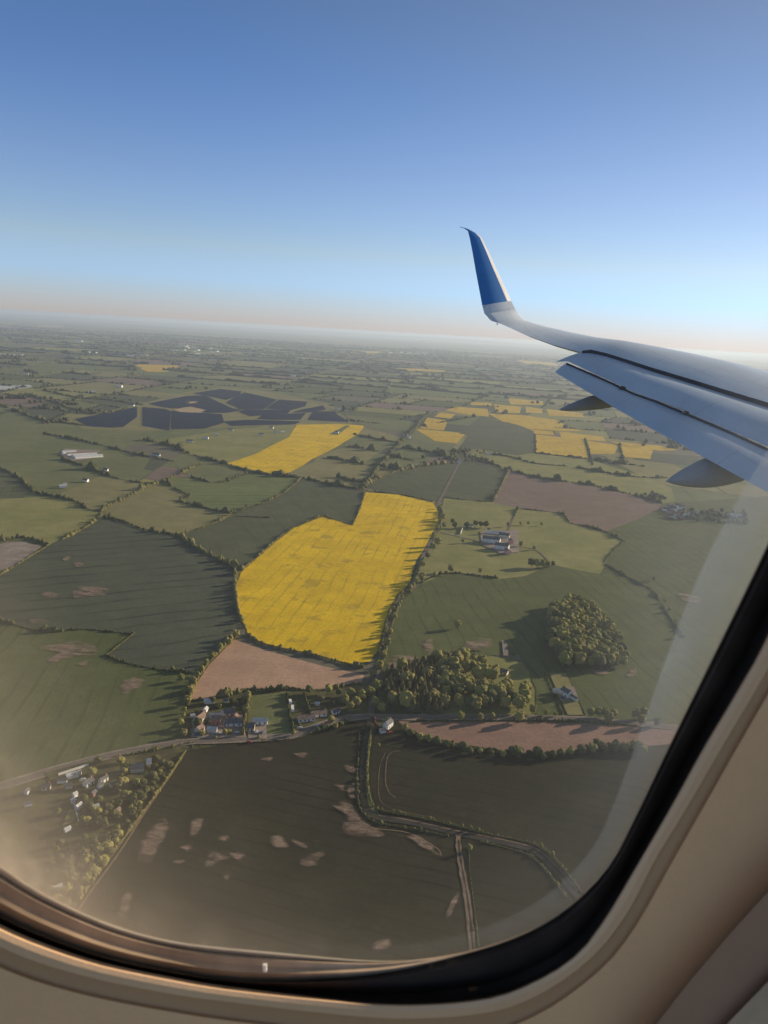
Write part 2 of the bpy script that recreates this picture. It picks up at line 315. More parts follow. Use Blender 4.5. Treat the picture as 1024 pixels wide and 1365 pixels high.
# the yellow strips beyond on the right
for q in ([(714,579),(778,586),(784,611),(714,603)],[(782,587),(824,593.5),(819.5,605),(786,605)],[(828,593.5),(871,599),(867,612),(832,609)],
          [(677,530.5),(724,535),(724,540),(681,539)],[(658,539),(695,542),(693,551),(662,550)],[(701,542),(723,545),(723,551),(701,550)],[(728,545),(778,551),(778,556),(732,554)],
          [(650,551),(695,553),(741,559.5),(757,568),(703,566),(670,562)],[(679,562),(737,564),(778,575),(737,574),(683,570)],[(703,572),(737,575),(739,580),(712,578)],[(745,575),(803,582),(809,588.5),(749,584)],
          [(560,571),(570,556.5),(597,560.6),(592,573.6)],[(555,572.6),(560,572),(594,575),(621,578),(609,591),(580,588)],[(578.5,555.5),(587,550),(607.5,552),(601,558)],
          [(594,547),(607.5,542),(650,545),(652,555.5),(618,552)],[(628,536),(655,537),(655,541),(628,540)],[(812,588),(880,594),(905,600),(880,601),(830,593)]):
    field('rapeseed_field','rape2',q)
for q in ([(178,488),(184.5,485.5),(236,487),(239,489.5),(222,495.7),(198,495.7)],[(527,490.6),(563,491.6),(594,494),(594,495.7),(539,494)],[(481,468.5),(505,468),(510,471),(493,472)],[(690,480),(740,484),(745,488),(700,485)]):
    field('rapeseed_field','rape2',q)
field('field','tan',[(50,433.5),(87,434),(80,436.5),(52,436)])
field('field','tan',[(231,545),(253,542),(280,547),(267,551),(239,550)], z=1.3)
field('field','tan',[(251,535.5),(263,535),(262,538),(252,538)], z=1.3)
for q in ([(611,600),(625,580),(700,582),(712,603),(690,607),(640,598)],[(612,578),(640,556),(690,566),(712,575),(712,603),(700,582),(625,580)]):
    field('field','dark2',q)
# ------------------------------------------------------------------ random field network beyond (one sheet per cover kind)
def inpoly(x, y, poly):
    c = False; j = len(poly) - 1
    for i in range(len(poly)):
        xi, yi = poly[i]; xj, yj = poly[j]
        if (yi > y) != (yj > y) and x < (xj - xi) * (y - yi) / (yj - yi + 1e-9) + xi: c = not c
        j = i
    return c
SOLZ = [(98,562),(130,550),(190,538),(250,522),(300,516),(345,520),(440,538),(470,565),(400,566),(300,570),(190,575),(110,572)]
def traced(v):
    q = topix(v)
    if q is None: return False
    x, y = q
    if -60 < x < 1100 and y > 600: return True
    if -60 < x < 620 and y > 566 : return True
    if inpoly(x, y, SOLZ): return True
    return any(inpoly(x, y, p) for p in FIELDS)
cover = ['green', 'olive', 'dark2', 'bright', 'grey', 'crop', 'stripe', 'plough2', 'base', 'dark', 'green', 'olive']
rf = {k: MB() for k in set(cover)}
farhedge = MB()
r2 = random.Random(21)
def hedge_run(mb, a, b2, w, h, step, sub=1, gap=0.0, rr=r2, z=0.3, tall=0.0):
    L = (b2 - a).length; nn = max(1, int(L / step)); d = (b2 - a) / nn
    for k in range(nn):
        if rr.random() < gap: continue
        c = a + d * (k + rr.random())
        s = w * rr.uniform(0.45, 1.25) * (2.2 if rr.random() < tall else 1) * (0.75 + 0.9 * noise.noise(Vector((c.x / 28, c.y / 28, h))))
        if s < w * .22: continue
        lump(mb, (c.x + rr.uniform(-.3, .3) * w, c.y + rr.uniform(-.3, .3) * w, z + h * 0.35 * s / w), s, sub, 0.3, squash=h / w * 0.8)
def far_prism(mb, a, b2, w, h, rr=r2):
    L = (b2 - a).length; nn = max(1, int(L / 22)); d = (b2 - a) / nn; t = d.normalized(); nrm = Vector((-t.y, t.x, 0))
    prev = None; vs = []; fs = []
    for k in range(nn + 1):
        c = a + d * k + nrm * rr.uniform(-2, 2); hh = h * rr.choice((0.6, 0.8, 1.0, 1.3, 1.9)); ww = w * rr.uniform(0.7, 1.4)
        vs += [c + nrm * ww, c + Vector((0, 0, hh)), c - nrm * ww]
        if k: b3 = 3 * k; fs += [(b3 - 3, b3, b3 + 1, b3 - 2), (b3 - 2, b3 + 1, b3 + 2, b3 - 1)]
    mb.add(vs, fs)
def quadmin(d): return 112 + max(0, d - 1500) * 0.042
def hedge_edge(a, b2):
    mid = (a + b2) / 2; d = mid.length
    if d > 16000 or mid.y < 300: return
    if r2.random() < 0.12: return
    parts = max(1, int((b2 - a).length / 120)); 
    for k in range(parts):
        p = a.lerp(b2, k / parts); q = a.lerp(b2, (k + 1) / parts)
        if traced(p.lerp(q, .5)): continue
        if d < 4200: hedge_run(farhedge, p, q, 3.6, 4.6, 6.5, 1, 0.08, tall=0.12)
        else: far_prism(farhedge, p, q, 4.5 + d * 0.0006, 6 + d * 0.0005)
def subdiv(q, depth):
    c = (q[0] + q[1] + q[2] + q[3]) / 4; d = c.length
    l0 = ((q[1] - q[0]).length + (q[2] - q[3]).length) / 2; l1 = ((q[2] - q[1]).length + (q[3] - q[0]).length) / 2
    if abs(c.x) > 1500 + l0 and abs(c.x) > c.y * 0.75 + l0 + 500: lim = 900
    else: lim = quadmin(d)
    area = l0 * l1
    if depth > 15 or (area < (lim * 1.7) ** 2 * r2.uniform(0.7, 1.8)):
        k = r2.choice(cover)
        f = 0.02; cc = [v.lerp(c, f) for v in q]
        rf[k].add([Vector((v.x, v.y, 0.08)) for v in cc], [(0, 1, 2, 3)])
        hedge_edge(q[0], q[1]); hedge_edge(q[1], q[2])
        return
    j = lambda: r2.uniform(0.38, 0.62)
    if l0 > l1 * r2.uniform(0.8, 1.25):
        a, b2 = q[0].lerp(q[1], j()), q[3].lerp(q[2], j())
        subdiv([q[0], a, b2, q[3]], depth + 1); subdiv([a, q[1], q[2], b2], depth + 1)
    else:
        a, b2 = q[1].lerp(q[2], j()), q[0].lerp(q[3], j())
        subdiv([q[0], q[1], a, b2], depth + 1); subdiv([b2, a, q[2], q[3]], depth + 1)
rot = Matrix.Rotation(A(-12), 3, 'Z')
subdiv([rot @ Vector(v) for v in ((-13000, -3500, 0), (13000, -3500, 0), (20000, 24000, 0), (-20000, 24000, 0))], 0)
for k, mb in rf.items():
    if mb.v: tag(mb.build('farmland', M[k]), kind='structure')
# far woods and copses: one mass
cop = MB()
for k in range(900):
    d = 2200 + 12000 * r2.random() ** 1.3; th = r2.uniform(-0.62, 0.62)
    c = Vector((d * math.sin(th), d * math.cos(th), 0.3))
    if noise.noise(Vector((c.x / 900, c.y / 900, 3))) < 0.08 and r2.random() < 0.75: continue
    if traced(c): continue
    L = r2.uniform(15, 70) * (0.6 + d / 6000); ang = A(-12 + r2.choice((0, 90)) + r2.uniform(-10, 10))
    for j in range(r2.randint(5, 12)):
        t = r2.uniform(-1, 1); u = r2.uniform(-1, 1) * 0.2
        s = r2.uniform(4, 8) * (0.8 + d / 9000)
        lump(cop, (c.x + math.cos(ang) * L * t - math.sin(ang) * L * u, c.y + math.sin(ang) * L * t + math.cos(ang) * L * u, s * 0.7), s, 1, 0.3)
tag(cop.build('distant_woodland', M['hedge_far']), 'dark scattered copses and far woods towards the hazy horizon', 'woodland', kind='stuff')
tag(farhedge.build('distant_hedgerows', M['hedge_far']), 'fine network of dark hedgerows between the distant fields', 'hedgerows', kind='stuff')
# low hills on the skyline
hl = MB(); vs = []; fs = []; N = 140
for i in range(N + 1):
    x = -34000 + 68000 * i / N; y = 46000 - abs(x) * 0.1
    h = 170 + 160 * noise.noise(Vector((x / 9000, 1.3, 0))) + 60 * noise.noise(Vector((x / 2500, 4.3, 0)))
    h *= 0.55
    vs += [(x, y - 3500, 0), (x, y, max(12, h)), (x, y + 3500, 0)]
    if i: b3 = 3 * i; fs += [(b3 - 3, b3, b3 + 1, b3 - 2), (b3 - 2, b3 + 1, b3 + 2, b3 - 1)]
hl.add(vs, fs); tag(hl.build('hills', gm, smooth=True), kind='structure')
# ------------------------------------------------------------------ roads, tracks, bare patches
def ribbon(name, mat, pts, w, z, smooth=4, kind='structure', wig=0.0):
    c = [G(x, y, z) for x, y in crom(pts, smooth)]; vs = []; fs = []
    for k, p in enumerate(c):
        t = (c[min(k + 1, len(c) - 1)] - c[max(k - 1, 0)]).normalized(); nr = Vector((-t.y, t.x, 0))
        ww = w * (1 + rnd.uniform(-wig, wig))
        vs += [p + nr * ww / 2, p - nr * ww / 2]
        if k: fs.append((2 * k - 2, 2 * k - 1, 2 * k + 1, 2 * k))
    mb = MB(); mb.add(vs, fs); return tag(mb.build(name, M[mat]), kind=kind)
ROAD = [(-140,1082),(-60,1062),(0,1048),(78,1024.5),(137,1009),(195,997),(250,988.6),(312,985.5),(351,984),(390,980.5),(413,972),(450,960),(487,955),(523.5,956),(626,956),(724,957),(783,959),(876,967),(960,976),(1100,990)]
ribbon('road','yard',ROAD,9.5,1.02, wig=0.12)
ribbon('road','road',ROAD,6.2,1.05)
SIDE = [(494,958),(491,974),(486,1003),(483.6,1044),(488,1077),(503,1090),(544,1096),(605.6,1110),(634,1116),(688,1127),(716,1137),(741,1160),(765.5,1189),(790,1225)]
ribbon('road','lane',SIDE,4.2,1.0)
ribbon('road','road',[(584,672),(593,654),(601,639),(610,622),(618,611),(626,601)],6,1.0)
ribbon('road','road',[(586,674),(588,690),(583,705),(574,722),(561,748),(553,775),(534,797),(523,822),(514,850),(508,880),(500,905),(496,930),(495,957)],5,1.0)
ribbon('road','road',[(358,514),(389,525),(426,539),(464,556.5),(484.5,567),(519,577.5),(539,583),(575,594)],7,0.95)
ribbon('drive','yard',[(588,709),(600,712),(631,719),(647,724),(655,728)],4,1.02)
ribbon('drive','track',[(690,728),(705,730),(718,735),(727,743),(733,752)],2.6,1.02)
ribbon('drive','track',[(678,706),(684,692),(690,677)],3,1.02)
ribbon('track','track',[(611,1114),(612,1134),(617,1165),(622,1192),(627,1230),(630,1262),(640,1340)],3.4,1.06, wig=.25)
ribbon('track','lane',[(611.5,1120),(612.5,1134),(617.5,1165),(622.5,1192),(627.5,1230),(630.5,1262),(640.5,1340)],1.0,1.09, wig=.6)
ribbon('track','track',[(534,1001),(524,1002),(517,1009),(514.5,1025),(514.5,1044),(519,1056),(527,1063)],0.45,1.06, wig=.5)
ribbon('track','track',[(514,1003),(507,1020),(505,1044),(508,1068),(530,1080),(580,1090)],0.3,1.06, wig=.5)
ribbon('track','track',[(480,1093),(500,1104),(544,1110),(582,1130),(588,1140)],0.8,1.06)
ribbon('track','track',[(505,1087),(544,1092.5),(606,1106.5),(640,1113),(690,1123.5),(718,1133),(744,1156),(770,1187)],1.2,1.06, wig=.3)
ribbon('track','track',[(246,1003),(225,1036),(190,1088),(160,1135),(120,1190),(90,1235)],1.3,1.06)
def patch(pts, jag=1.2):
    c = crom(pts, 3, True); z = 1.0 + 0.004 * len(FIELDS); FIELDS.append(pts)
    P = [G(x, y, z) for x, y in c]; m_ = sum(P, Vector()) / len(P); N_ = len(P); mb = MB(); co = []
    for f, v in ((1.5, 0.0), (1.0, .55), (.6, 1.0)):
        mb.v += [tuple(m_ + (p - m_) * (f if f <= 1 else 1) + ((p - m_).normalized() * 2.5 if f > 1 else Vector())) for p in P]; co += [v] * N_
    mb.v.append(tuple(m_)); co.append(1.0)
    mb.f = [(i_ * N_ + k, i_ * N_ + (k + 1) % N_, (i_ + 1) * N_ + (k + 1) % N_, (i_ + 1) * N_ + k) for i_ in (0, 1) for k in range(N_)] + [(2 * N_ + k, 2 * N_ + (k + 1) % N_, 3 * N_) for k in range(N_)]
    mb.m = [0] * len(mb.f); o = mb.build('bare_soil', M['soil']); o['kind'] = 'structure'
    at = o.data.attributes.new('cover', 'FLOAT', 'POINT'); at.data.foreach_set('value', co)
for q in ([(55,862),(75,858),(92,855),(116,857),(130,869),(116,876),(99,874),(75,883),(63,879),(80,869),(58,867)],[(84,744),(92,741),(93,745),(86,748)],[(98,750),(110,750),(112,754),(101,755)],
          [(99,786),(110,781),(141,783),(142,793),(120,796),(100,796)],[(160,912),(178,903),(192,908),(180,920),(164,925)],[(56,790),(75,788),(76,796),(58,796)],[(104,882),(117,881),(115,888),(105,886)],[(40,825),(60,825),(62,830),(42,831)],
          [(441,1073),(464,1070),(478,1085),(487,1096),(511,1110),(500,1114),(474,1114),(456,1102),(466,1085)],[(458,1019),(476,1025),(474,1030),(460,1026)],[(544,1114),(560,1114),(585,1138),(577,1137),(558,1126)],
          [(396,1146),(431,1134),(431,1143),(409,1155)],[(390,1118),(413,1129),(411,1133),(392,1124)],[(593,1220),(609,1188),(613,1192),(600,1222)],[(499,1261),(519,1251),(517,1259),(503,1266)],
          [(183,1146),(195,1110),(215,1091),(225,1103),(211,1130),(200,1150)],[(254,1114),(258,1095),(271,1091),(266,1107)],[(273,1155),(281,1134),(305,1142),(289,1150)],[(305,1136),(324,1140),(318,1146)],
          [(232,1148),(245,1146),(243,1152)],[(243,1130),(252,1129),(250,1135)],[(292,1118),(302,1115),(300,1121)],[(361,1118),(375,1114),(383,1130),(371,1131)],[(156,1220),(168,1189),(176,1192),(168,1220)],[(297,1168),(306,1167),(302,1173)],
          [(345,1012),(362,1010),(360,1016)],[(390,1005),(410,1002),(405,1010)],[(448,1047),(460,1046),(456,1052)],[(463,1050),(473,1044),(472,1062),(465,1060)],
          [(566,855),(576,849),(577,868),(567,870)],[(610,862),(632,852),(655,852),(652,868),(630,866)],[(520,880),(534,872),(560,876),(540,890),(520,895)],[(562,876),(600,870),(612,872),(580,882)],
          [(835,900),(848,888),(850,896),(842,902)],[(905,790),(935,797),(930,804),(910,800)],[(790,893),(815,897),(800,900)]):
    patch(q, 0.8)
field('field', 'pale', [(0,514),(40,513),(44,516),(22,519),(-20,520)], z=1.2)
field('yard', 'yard', [(669,853),(676,856),(678,875),(671,873)], z=1.5)
field('yard', 'yard', [(-20,732),(10,722),(30,722),(56,728),(40,742),(10,758),(-20,765)], z=1.2, jag=1.0)
field('yard', 'olive', [(732,897),(755,897),(778,953),(757,953)], z=1.2)
field('yard', 'yard', [(740,920),(765,915),(771,930),(748,934)], z=1.3)
field('yard', 'yard', [(640,708),(690,706),(692,736),(668,738),(642,726)], z=1.4)
field('yard', 'yard', [(330,967),(355,965),(356,985),(331,984)], z=1.3)
field('yard', 'yard', [(256,955),(325,952),(327,983),(256,983)], z=1.25, jag=1.0)
field('yard', 'yard', [(85,598),(135,600),(120,612),(95,615),(80,606)], z=1.3)
field('yard', 'garden', [(165,1010),(215,1005),(205,1035),(165,1045)], z=1.3)
field('yard', 'garden', [(60,1030),(130,1012),(128,1030),(70,1045)], z=1.3)
# ------------------------------------------------------------------ hedges (each run its own thing)
HN = [0]
def hedge(pts, w, h, label, group='hedges between the fields', mat='hedge', gap=0.07, tall=0.08, sub=None, smooth=3):
    c = [G(x, y, GZ * 0.6) for x, y in crom(pts, smooth)]
    d = c[len(c) // 2].length; step = w * (0.42 if d < 1500 else 0.8); sub = sub or (2 if d < 1100 else 1)
    base = c[0].copy(); mb = MB(); rr = random.Random(HN[0] + 5); HN[0] += 1
    w *= 0.55 if d < 1500 else 1.15; h *= 0.72 if d < 1500 else 1.0
    for a, b2 in zip(c, c[1:]): hedge_run(mb, a - base, b2 - base, w, h, step, sub, gap, rr, 0.2, tall)
    o = mb.build('hedge', M[mat]); o.location = base
    tag(o, label, 'hedge', group); return o
FH = 'far left hedgerows'
hs = [([(0,624),(24,636),(44,655),(68,661),(99,668),(116,678.5),(135,682)],3,4,'dark winding hedge along the upper edge of the pale green field at the left edge','leaf_d'),
([(135,682),(147,673),(171,663),(191,651),(212,644),(232,636),(253,625.5),(270,619)],3,4,'bushy lane hedge running up from the corner of the big dark crop field','hedge'),
([(137,632),(161,639),(191,644),(208,646)],3,4,'short dark hedge along the olive field with two white cottages','leaf_d'),
([(222,639),(229,649.5),(253,661.5),(239,668),(273,677),(308,684),(330,677),(350,672)],3,4,'zigzag hedge round the lower side of the striped green field','leaf_d'),
([(350,672),(380,656),(402,637)],2.5,3,'thin hedge on the right edge of the striped green field','hedge'),
([(82,612),(113,622),(137,631)],3,4.5,'dark hedge just below the long farm sheds','leaf_d'),
([(58,578),(102.5,586),(147,596.5),(178,605),(198,608.5),(232,615)],2.5,3,'long thin hedge crossing the pasture above the long farm sheds','leaf_d'),
([(0,540),(20,547),(51,559),(89,564),(113,567.5)],4,5,'dark hedge left of the leftmost solar array','leaf_d'),
([(34,526.5),(61.5,533),(102.5,547),(137,552),(171,545)],4,5,'hedge above the leftmost solar array','leaf_d'),
([(58,520),(102.5,530),(143.5,533),(191,540)],4,5,'hedge ending at the white house above the solar arrays','leaf_d'),
([(256,636),(290.5,644),(328,632)],3,4,'V shaped hedge on top of the striped green field','leaf_d'),
([(191,586),(232,595),(253,605),(302,619)],4,6,'thick dark hedge running toward the left tip of the upper yellow field','leaf_d'),
([(302,620),(340,630),(379,635),(402,637),(437,644.5),(484,653.5)],3,4,'hedge along the lower edge of the upper yellow field','leaf_d'),
([(483,652),(505,623),(532,592),(553,571),(560,561),(573,551)],4,5,'tall hedge line rising between small fields right of the upper yellow field','leaf_d'),
([(464,595),(485,598),(505,602)],4,5,'dark hedge, uppermost rung left of the rising hedge line','leaf_d'),
([(519,607),(545,613),(567,617)],4,5,'dark hedge rung ending left of the road junction houses','leaf_d'),
([(437,610),(460,614),(484.5,619)],4,5,'dark hedge, middle rung left of the rising hedge line','leaf_d'),
([(495,619),(515,623),(536,627)],4,5,'dark hedge rung above the long dark green field','leaf_d'),
([(450,636),(465,640),(484.5,643)],4,5,'short dark hedge just above the notch of the big yellow field','leaf_d'),
([(471,579),(500,585),(529,590)],4,4,'dark hedge right of the tip of the upper yellow field','leaf_d'),
([(536,596.5),(560,601),(584,605),(607.5,615)],4,5,'dark hedge ending at the top of the straight road','leaf_d'),
([(486,646),(519,632),(560,622),(607,617)],3,4,'hedge on the upper edge of the dark green field above the big yellow field','hedge'),
([(487,655),(532,658.5),(577,669)],1.6,1.8,'low hedge along the top edge of the big yellow field','hedge'),
([(487,656),(478,683),(470,699)],2,3,'short hedge in the notch of the big yellow field','hedge'),
([(470,700),(450,694),(431,687)],1.4,1.6,'low hedge under the notch of the big yellow field','hedge'),
([(431,687),(392,703),(368,721),(337,748),(322,760)],1.8,2.4,'hedge along the upper left side of the big yellow field','hedge'),
([(360,690),(335,689),(309,688)],1.2,1.4,'thin low hedge between the two dark green fields','leaf_d'),
([(308,686),(290,696),(262,706),(243,712)],2.6,3.4,'bushy hedge right of the olive field above the dark crop','hedge'),
([(137,689),(164,695),(191,706),(219,711),(236,712.5)],3,4.2,'hedge along the top of the big dark crop field','leaf_d'),
([(236,712),(260,729.5),(290.5,745),(314,757)],3.2,4.6,'thick sunlit hedge on the upper right of the big dark crop field','hedge'),
([(314,757),(312,777),(314,794),(318,818),(327,838)],2.4,5.4,'tall hedge between the dark crop field and the big yellow field','hedge'),
([(316,846),(300,862),(279,884),(263,907),(253,930),(250,940)],1.5,3.2,'yellow green hedge on the left side of the brown field','leaf_y'),
([(328,845),(349,858),(376,865),(415,873),(446,881),(470,888),(486,890)],1.6,2.2,'low hedge along the bottom edge of the big yellow field','hedge'),
([(253,934),(282,931),(310,926),(333,920),(376,918),(407,920),(440,919),(462,914),(484,912)],1.6,2.6,'hedge between the brown field and the village gardens','hedge'),
([(135,684),(124,697),(102,710),(84,719)],2.6,2.6,'sunlit lane hedge at the upper left edge of the dark crop field','leaf_y'),
([(0,721),(30,716),(52,722),(66,726)],2.6,4,'dark hedge above the bare yard at the left edge','leaf_d'),
([(68,725),(34,746),(0,767)],1.4,1.6,'low trimmed hedge below the bare yard at the left edge','hedge'),
([(-20,824),(0,827),(34,837),(68,842.5),(109,839),(150,842.5),(178,845.5)],1.8,2.2,'winding hedge along the bottom of the big dark crop field','leaf_d'),
([(178,845),(142,874)],1.2,1.4,'short straight hedge at the step of the dark crop field','hedge'),
([(142,874),(171,884.5),(205,891.5),(239,896.5),(252,897)],1.8,2.6,'hedge between the dark crop and the lower left green field','leaf_d'),
([(592,663),(625,667),(656,669)],2,2.6,'hedge above the bright green meadow right of the big yellow field','leaf_d'),
([(677,628),(668,648),(657,668)],1.8,2.2,'hedge on the left edge of the grey brown field','hedge'),
([(625,607),(650,616),(676,626),(705,634),(735,640),(765,643),(790,647),(847,660.5),(882,671)],3,4.5,'long dark hedge along the top of the grey brown field','leaf_d'),
([(690,678),(720,681),(750,685)],1.8,2.4,'hedge under the left part of the grey brown field','leaf_d'),
([(750,684),(756,692),(762,698),(784,702),(806,709),(833,722)],2.2,2.8,'hedge along the lower edge of the grey brown field','hedge'),
([(833,722),(815,736),(806,750)],2,2.4,'curved hedge at the right end of the farm meadow','hedge'),
([(806,752),(850,777),(870,788),(892,822),(912,850)],1.4,1.8,'sparse straight hedge right of the triangular wood','hedge'),
([(684,692),(690,678)],1.8,2.6,'short lane hedge behind the grey farm','leaf_d'),
([(562,777),(580,768),(605,764),(640,768),(664,771)],1.6,2,'low hedge below the farm meadow','leaf_d'),
([(588,676),(590,690),(586,704),(577,720)],2.4,4,'bushy hedge along the lane at the top right of the big yellow field','hedge'),
([(565,744),(558,760),(553,776)],2.2,4,'lane hedge halfway down the right side of the big yellow field','hedge'),
([(548,780),(531,796),(521,814),(515,832),(510,852),(505,870)],1.3,2.2,'hedge between the lane and the big yellow field','hedge'),
([(553,780),(536,800),(527,820),(519,845),(513,870),(508,893)],1.5,2.8,'hedge on the right side of the lane beside the big yellow field','hedge'),
([(714,603),(714,590),(713,579)],1.6,2,'short hedge at the left edge of the striped yellow field','leaf_d'),
([(780,586),(785,600),(790,620)],1.7,2.2,'hedge between the two striped yellow fields','leaf_d'),
([(826,592),(829,606),(834,620)],1.7,2.2,'hedge right of the second striped yellow field','leaf_d'),
([(714,604),(750,608),(784,612),(830,618),(862,622)],3,3,'hedge running below the striped yellow fields','leaf_d'),
([(640,604),(680,609),(714,618),(760,622),(800,629),(850,636),(890,637)],3,3.6,'hedge across the bright strips below the striped yellow fields','leaf_d'),
([(496,968),(491,1003),(489.5,1040),(494,1068),(505,1080),(544,1087.5),(570,1093)],0.85,1.8,'roadside hedge on the upper side of the bend in the narrow road','leaf_y'),
([(479.5,975),(478,1003),(476,1044),(480,1078),(497,1095),(520,1100)],1.3,1.2,'dark hedge on the lower side of the bend in the narrow road','leaf_d'),
([(572,1093),(610,1102),(650,1112),(690,1120),(720,1130),(746,1154),(775,1190)],0.8,1.7,'roadside hedge above the narrow road running to the lower right','leaf_y'),
([(522,1101),(560,1108),(598,1115)],1.3,1.5,'dark hedge below the narrow road just left of the dirt track','leaf_d'),
([(640,1122),(684,1133),(709,1143),(732,1166),(754,1196)],1.1,1.4,'hedge below the narrow road at the lower right','hedge'),
([(625,1130),(626,1160),(631,1200),(638,1262)],0.7,1.1,'thin hedge beside the bare dirt track','hedge'),
([(250,997),(300,992),(351,989),(392,985),(418,977),(455,965),(480,962)],0.9,1.4,'low dark hedge along the near side of the village road','leaf_d'),
([(257,990),(210,1000),(150,1010)],0.8,1.2,'low hedge on the near side of the road left of the village','hedge'),
([(248,1001),(228,1032),(193,1081),(170,1112),(137,1155),(108,1198)],1.0,2.0,'yellow lit hedge beside the allotment gardens at lower left','leaf_y'),
([(382,924),(385,950),(391,977)],1.0,2.4,'hedge on the right side of the green paddock','leaf_d'),
([(334,925),(328,950),(324,980)],0.9,2.4,'tall yellow green hedge on the left side of the green paddock','leaf_y'),
([(330,925),(355,921),(384,920)],1.2,2.6,'dark hedge along the top of the green paddock','leaf_d'),
([(405,925),(411,945),(420,960)],0.9,2.2,'garden hedge left of the long bungalow','leaf_d'),
([(555,961),(626,961),(711,961),(783,963),(850,968)],0.8,1.5,'hedge between the village road and the brown strip field','leaf_d'),
([(540,975),(580,990),(620,998),(680,1004),(711,1008),(760,1003),(810,997),(860,1000)],3.0,3.6,'wide scrubby hedge along the lower edge of the brown strip field','leaf_d'),
([(726,897),(738,925),(750,953)],0.6,1.2,'low hedge on the left side of the narrow house plot','leaf_d'),
([(755,897),(768,925),(780,953)],0.6,1.0,'low hedge on the right side of the narrow house plot','hedge'),
([(512,897),(548,884),(596,870),(640,868)],1.3,1.8,'hedge running behind the dark mixed wood','leaf_y')]
for pts, w, h, lab, mt in hs: hedge(pts, w, h, lab, mat=mt, tall=0.16)
# ------------------------------------------------------------------ trees
def crown_mesh(seed, hgt, rad, nl, mat, sub=2, low=0.22):
    global rnd
    keep = rnd; rnd = random.Random(seed); mb = MB()
    lump(mb, (0, 0, hgt * 0.6), rad * 0.88, max(2, sub), 0.13, squash=hgt * 0.37 / (rad * 0.88))
    for k in range(int(nl * .55)):
        th = rnd.uniform(0, 6.28); zz = rnd.uniform(low + .1, 0.92); u = (zz - 0.6) / 0.4
        rr = rad * 0.62 * math.sqrt(max(0.05, 1 - min(1, abs(u)) ** 2))
        lump(mb, (math.cos(th) * rr, math.sin(th) * rr, hgt * zz), rad * rnd.uniform(0.3, 0.46), sub, 0.22, squash=rnd.uniform(0.8, 1.1))
    # leaf flecks breaking the outline
    base = list(mb.v); 
    for k in range(260):
        p = Vector(rnd.choice(base)); q = Vector((rnd.uniform(-1, 1), rnd.uniform(-1, 1), rnd.uniform(-1, 1))) * 0.5; s = rnd.uniform(0.1, 0.26)
        a = Vector((rnd.uniform(-1, 1), rnd.uniform(-1, 1), rnd.uniform(-1, 1))).normalized() * s; b2 = a.orthogonal().normalized() * s
        c = p + q; mb.add([c - a - b2, c + a - b2, c + a + b2, c - a + b2], [(0, 1, 2, 3)])
    rnd = keep; return mb
def conifer_mesh(seed, hgt, rad):
    rr = random.Random(seed); mb = MB(); T = 9
    for t in range(T):
        z0 = hgt * (0.12 + 0.84 * t / T); r0 = rad * (1 - (t / T) ** 1.2) * rr.uniform(0.85, 1.15) + 0.12; top = z0 + hgt * 0.2; N = 11
        ring = [(math.cos(6.283 * k / N + t) * r0 * rr.uniform(0.6, 1.2), math.sin(6.283 * k / N + t) * r0 * rr.uniform(0.6, 1.2), z0 - rr.uniform(0, 0.6)) for k in range(N)]
        mb.add(ring + [(0, 0, min(top, hgt))], [(k, (k + 1) % N, N) for k in range(N)])
    for k in range(260):
        u = rr.random() ** 1.4; z = hgt * (0.12 + 0.83 * u); r0 = rad * (1 - u) * rr.uniform(0.7, 1.15); th = rr.uniform(0, 6.28)
        s = rr.uniform(0.15, 0.4); c = Vector((math.cos(th) * r0, math.sin(th) * r0, z)); a = Vector((math.cos(th), math.sin(th), -0.4)) * s; b2 = Vector((-math.sin(th), math.cos(th), 0)) * s * .7
        mb.add([c - a, c - b2, c + a, c + b2], [(0, 1, 2, 3)])
    return mb
def trunk_mesh(h, r, branch=True, seed=1):
    rr = random.Random(seed); mb = MB()
    def limb(a, b2, r0, r1, n=6):
        a, b2 = Vector(a), Vector(b2); d = (b2 - a).normalized(); u = d.orthogonal().normalized(); w = d.cross(u); vs = []
        for k in range(4):
            t = k / 3; c = a.lerp(b2, t) + u * rr.uniform(-.1, .1) * (k in (1, 2)); q = r0 + (r1 - r0) * t
            vs += [c + (u * math.cos(6.283 * j / n) + w * math.sin(6.283 * j / n)) * q for j in range(n)]
        mb.add(vs, [(k * n + j, k * n + (j + 1) % n, k * n + n + (j + 1) % n, k * n + n + j) for k in range(3) for j in range(n)])
    limb((0, 0, -0.5), (0, 0, h * 0.6), r, r * 0.6)
    if branch:
        for k in range(5):
            th = k * 1.26 + rr.random(); limb((0, 0, h * rr.uniform(.3, .55)), (math.cos(th) * h * .25, math.sin(th) * h * .25, h * rr.uniform(.6, .8)), r * .5, r * .2)
    return mb
PROTO = {}
def proto(key, name, crown, trunk, mat):
    t = bpy.data.objects.new(name, None); COL.objects.link(t); t.empty_display_size = 1
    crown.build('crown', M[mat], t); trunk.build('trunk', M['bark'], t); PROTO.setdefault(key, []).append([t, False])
for k in range(4): proto('leaf', 'tree', crown_mesh(k + 1, 12, 5.0, 22, 'leaf'), trunk_mesh(12, .35, seed=k), 'leaf')
for k in range(3): proto('yellow', 'tree', crown_mesh(k + 11, 12, 4.6, 20, 'leaf_y'), trunk_mesh(12, .35, seed=k), 'leaf_y')
for k in range(3): proto('dark', 'tree', crown_mesh(k + 21, 12, 5.0, 20, 'leaf_d'), trunk_mesh(12, .35, seed=k), 'leaf_d')
proto('copper', 'tree', crown_mesh(31, 12, 4.4, 18, 'leaf_r'), trunk_mesh(12, .35), 'leaf_r')
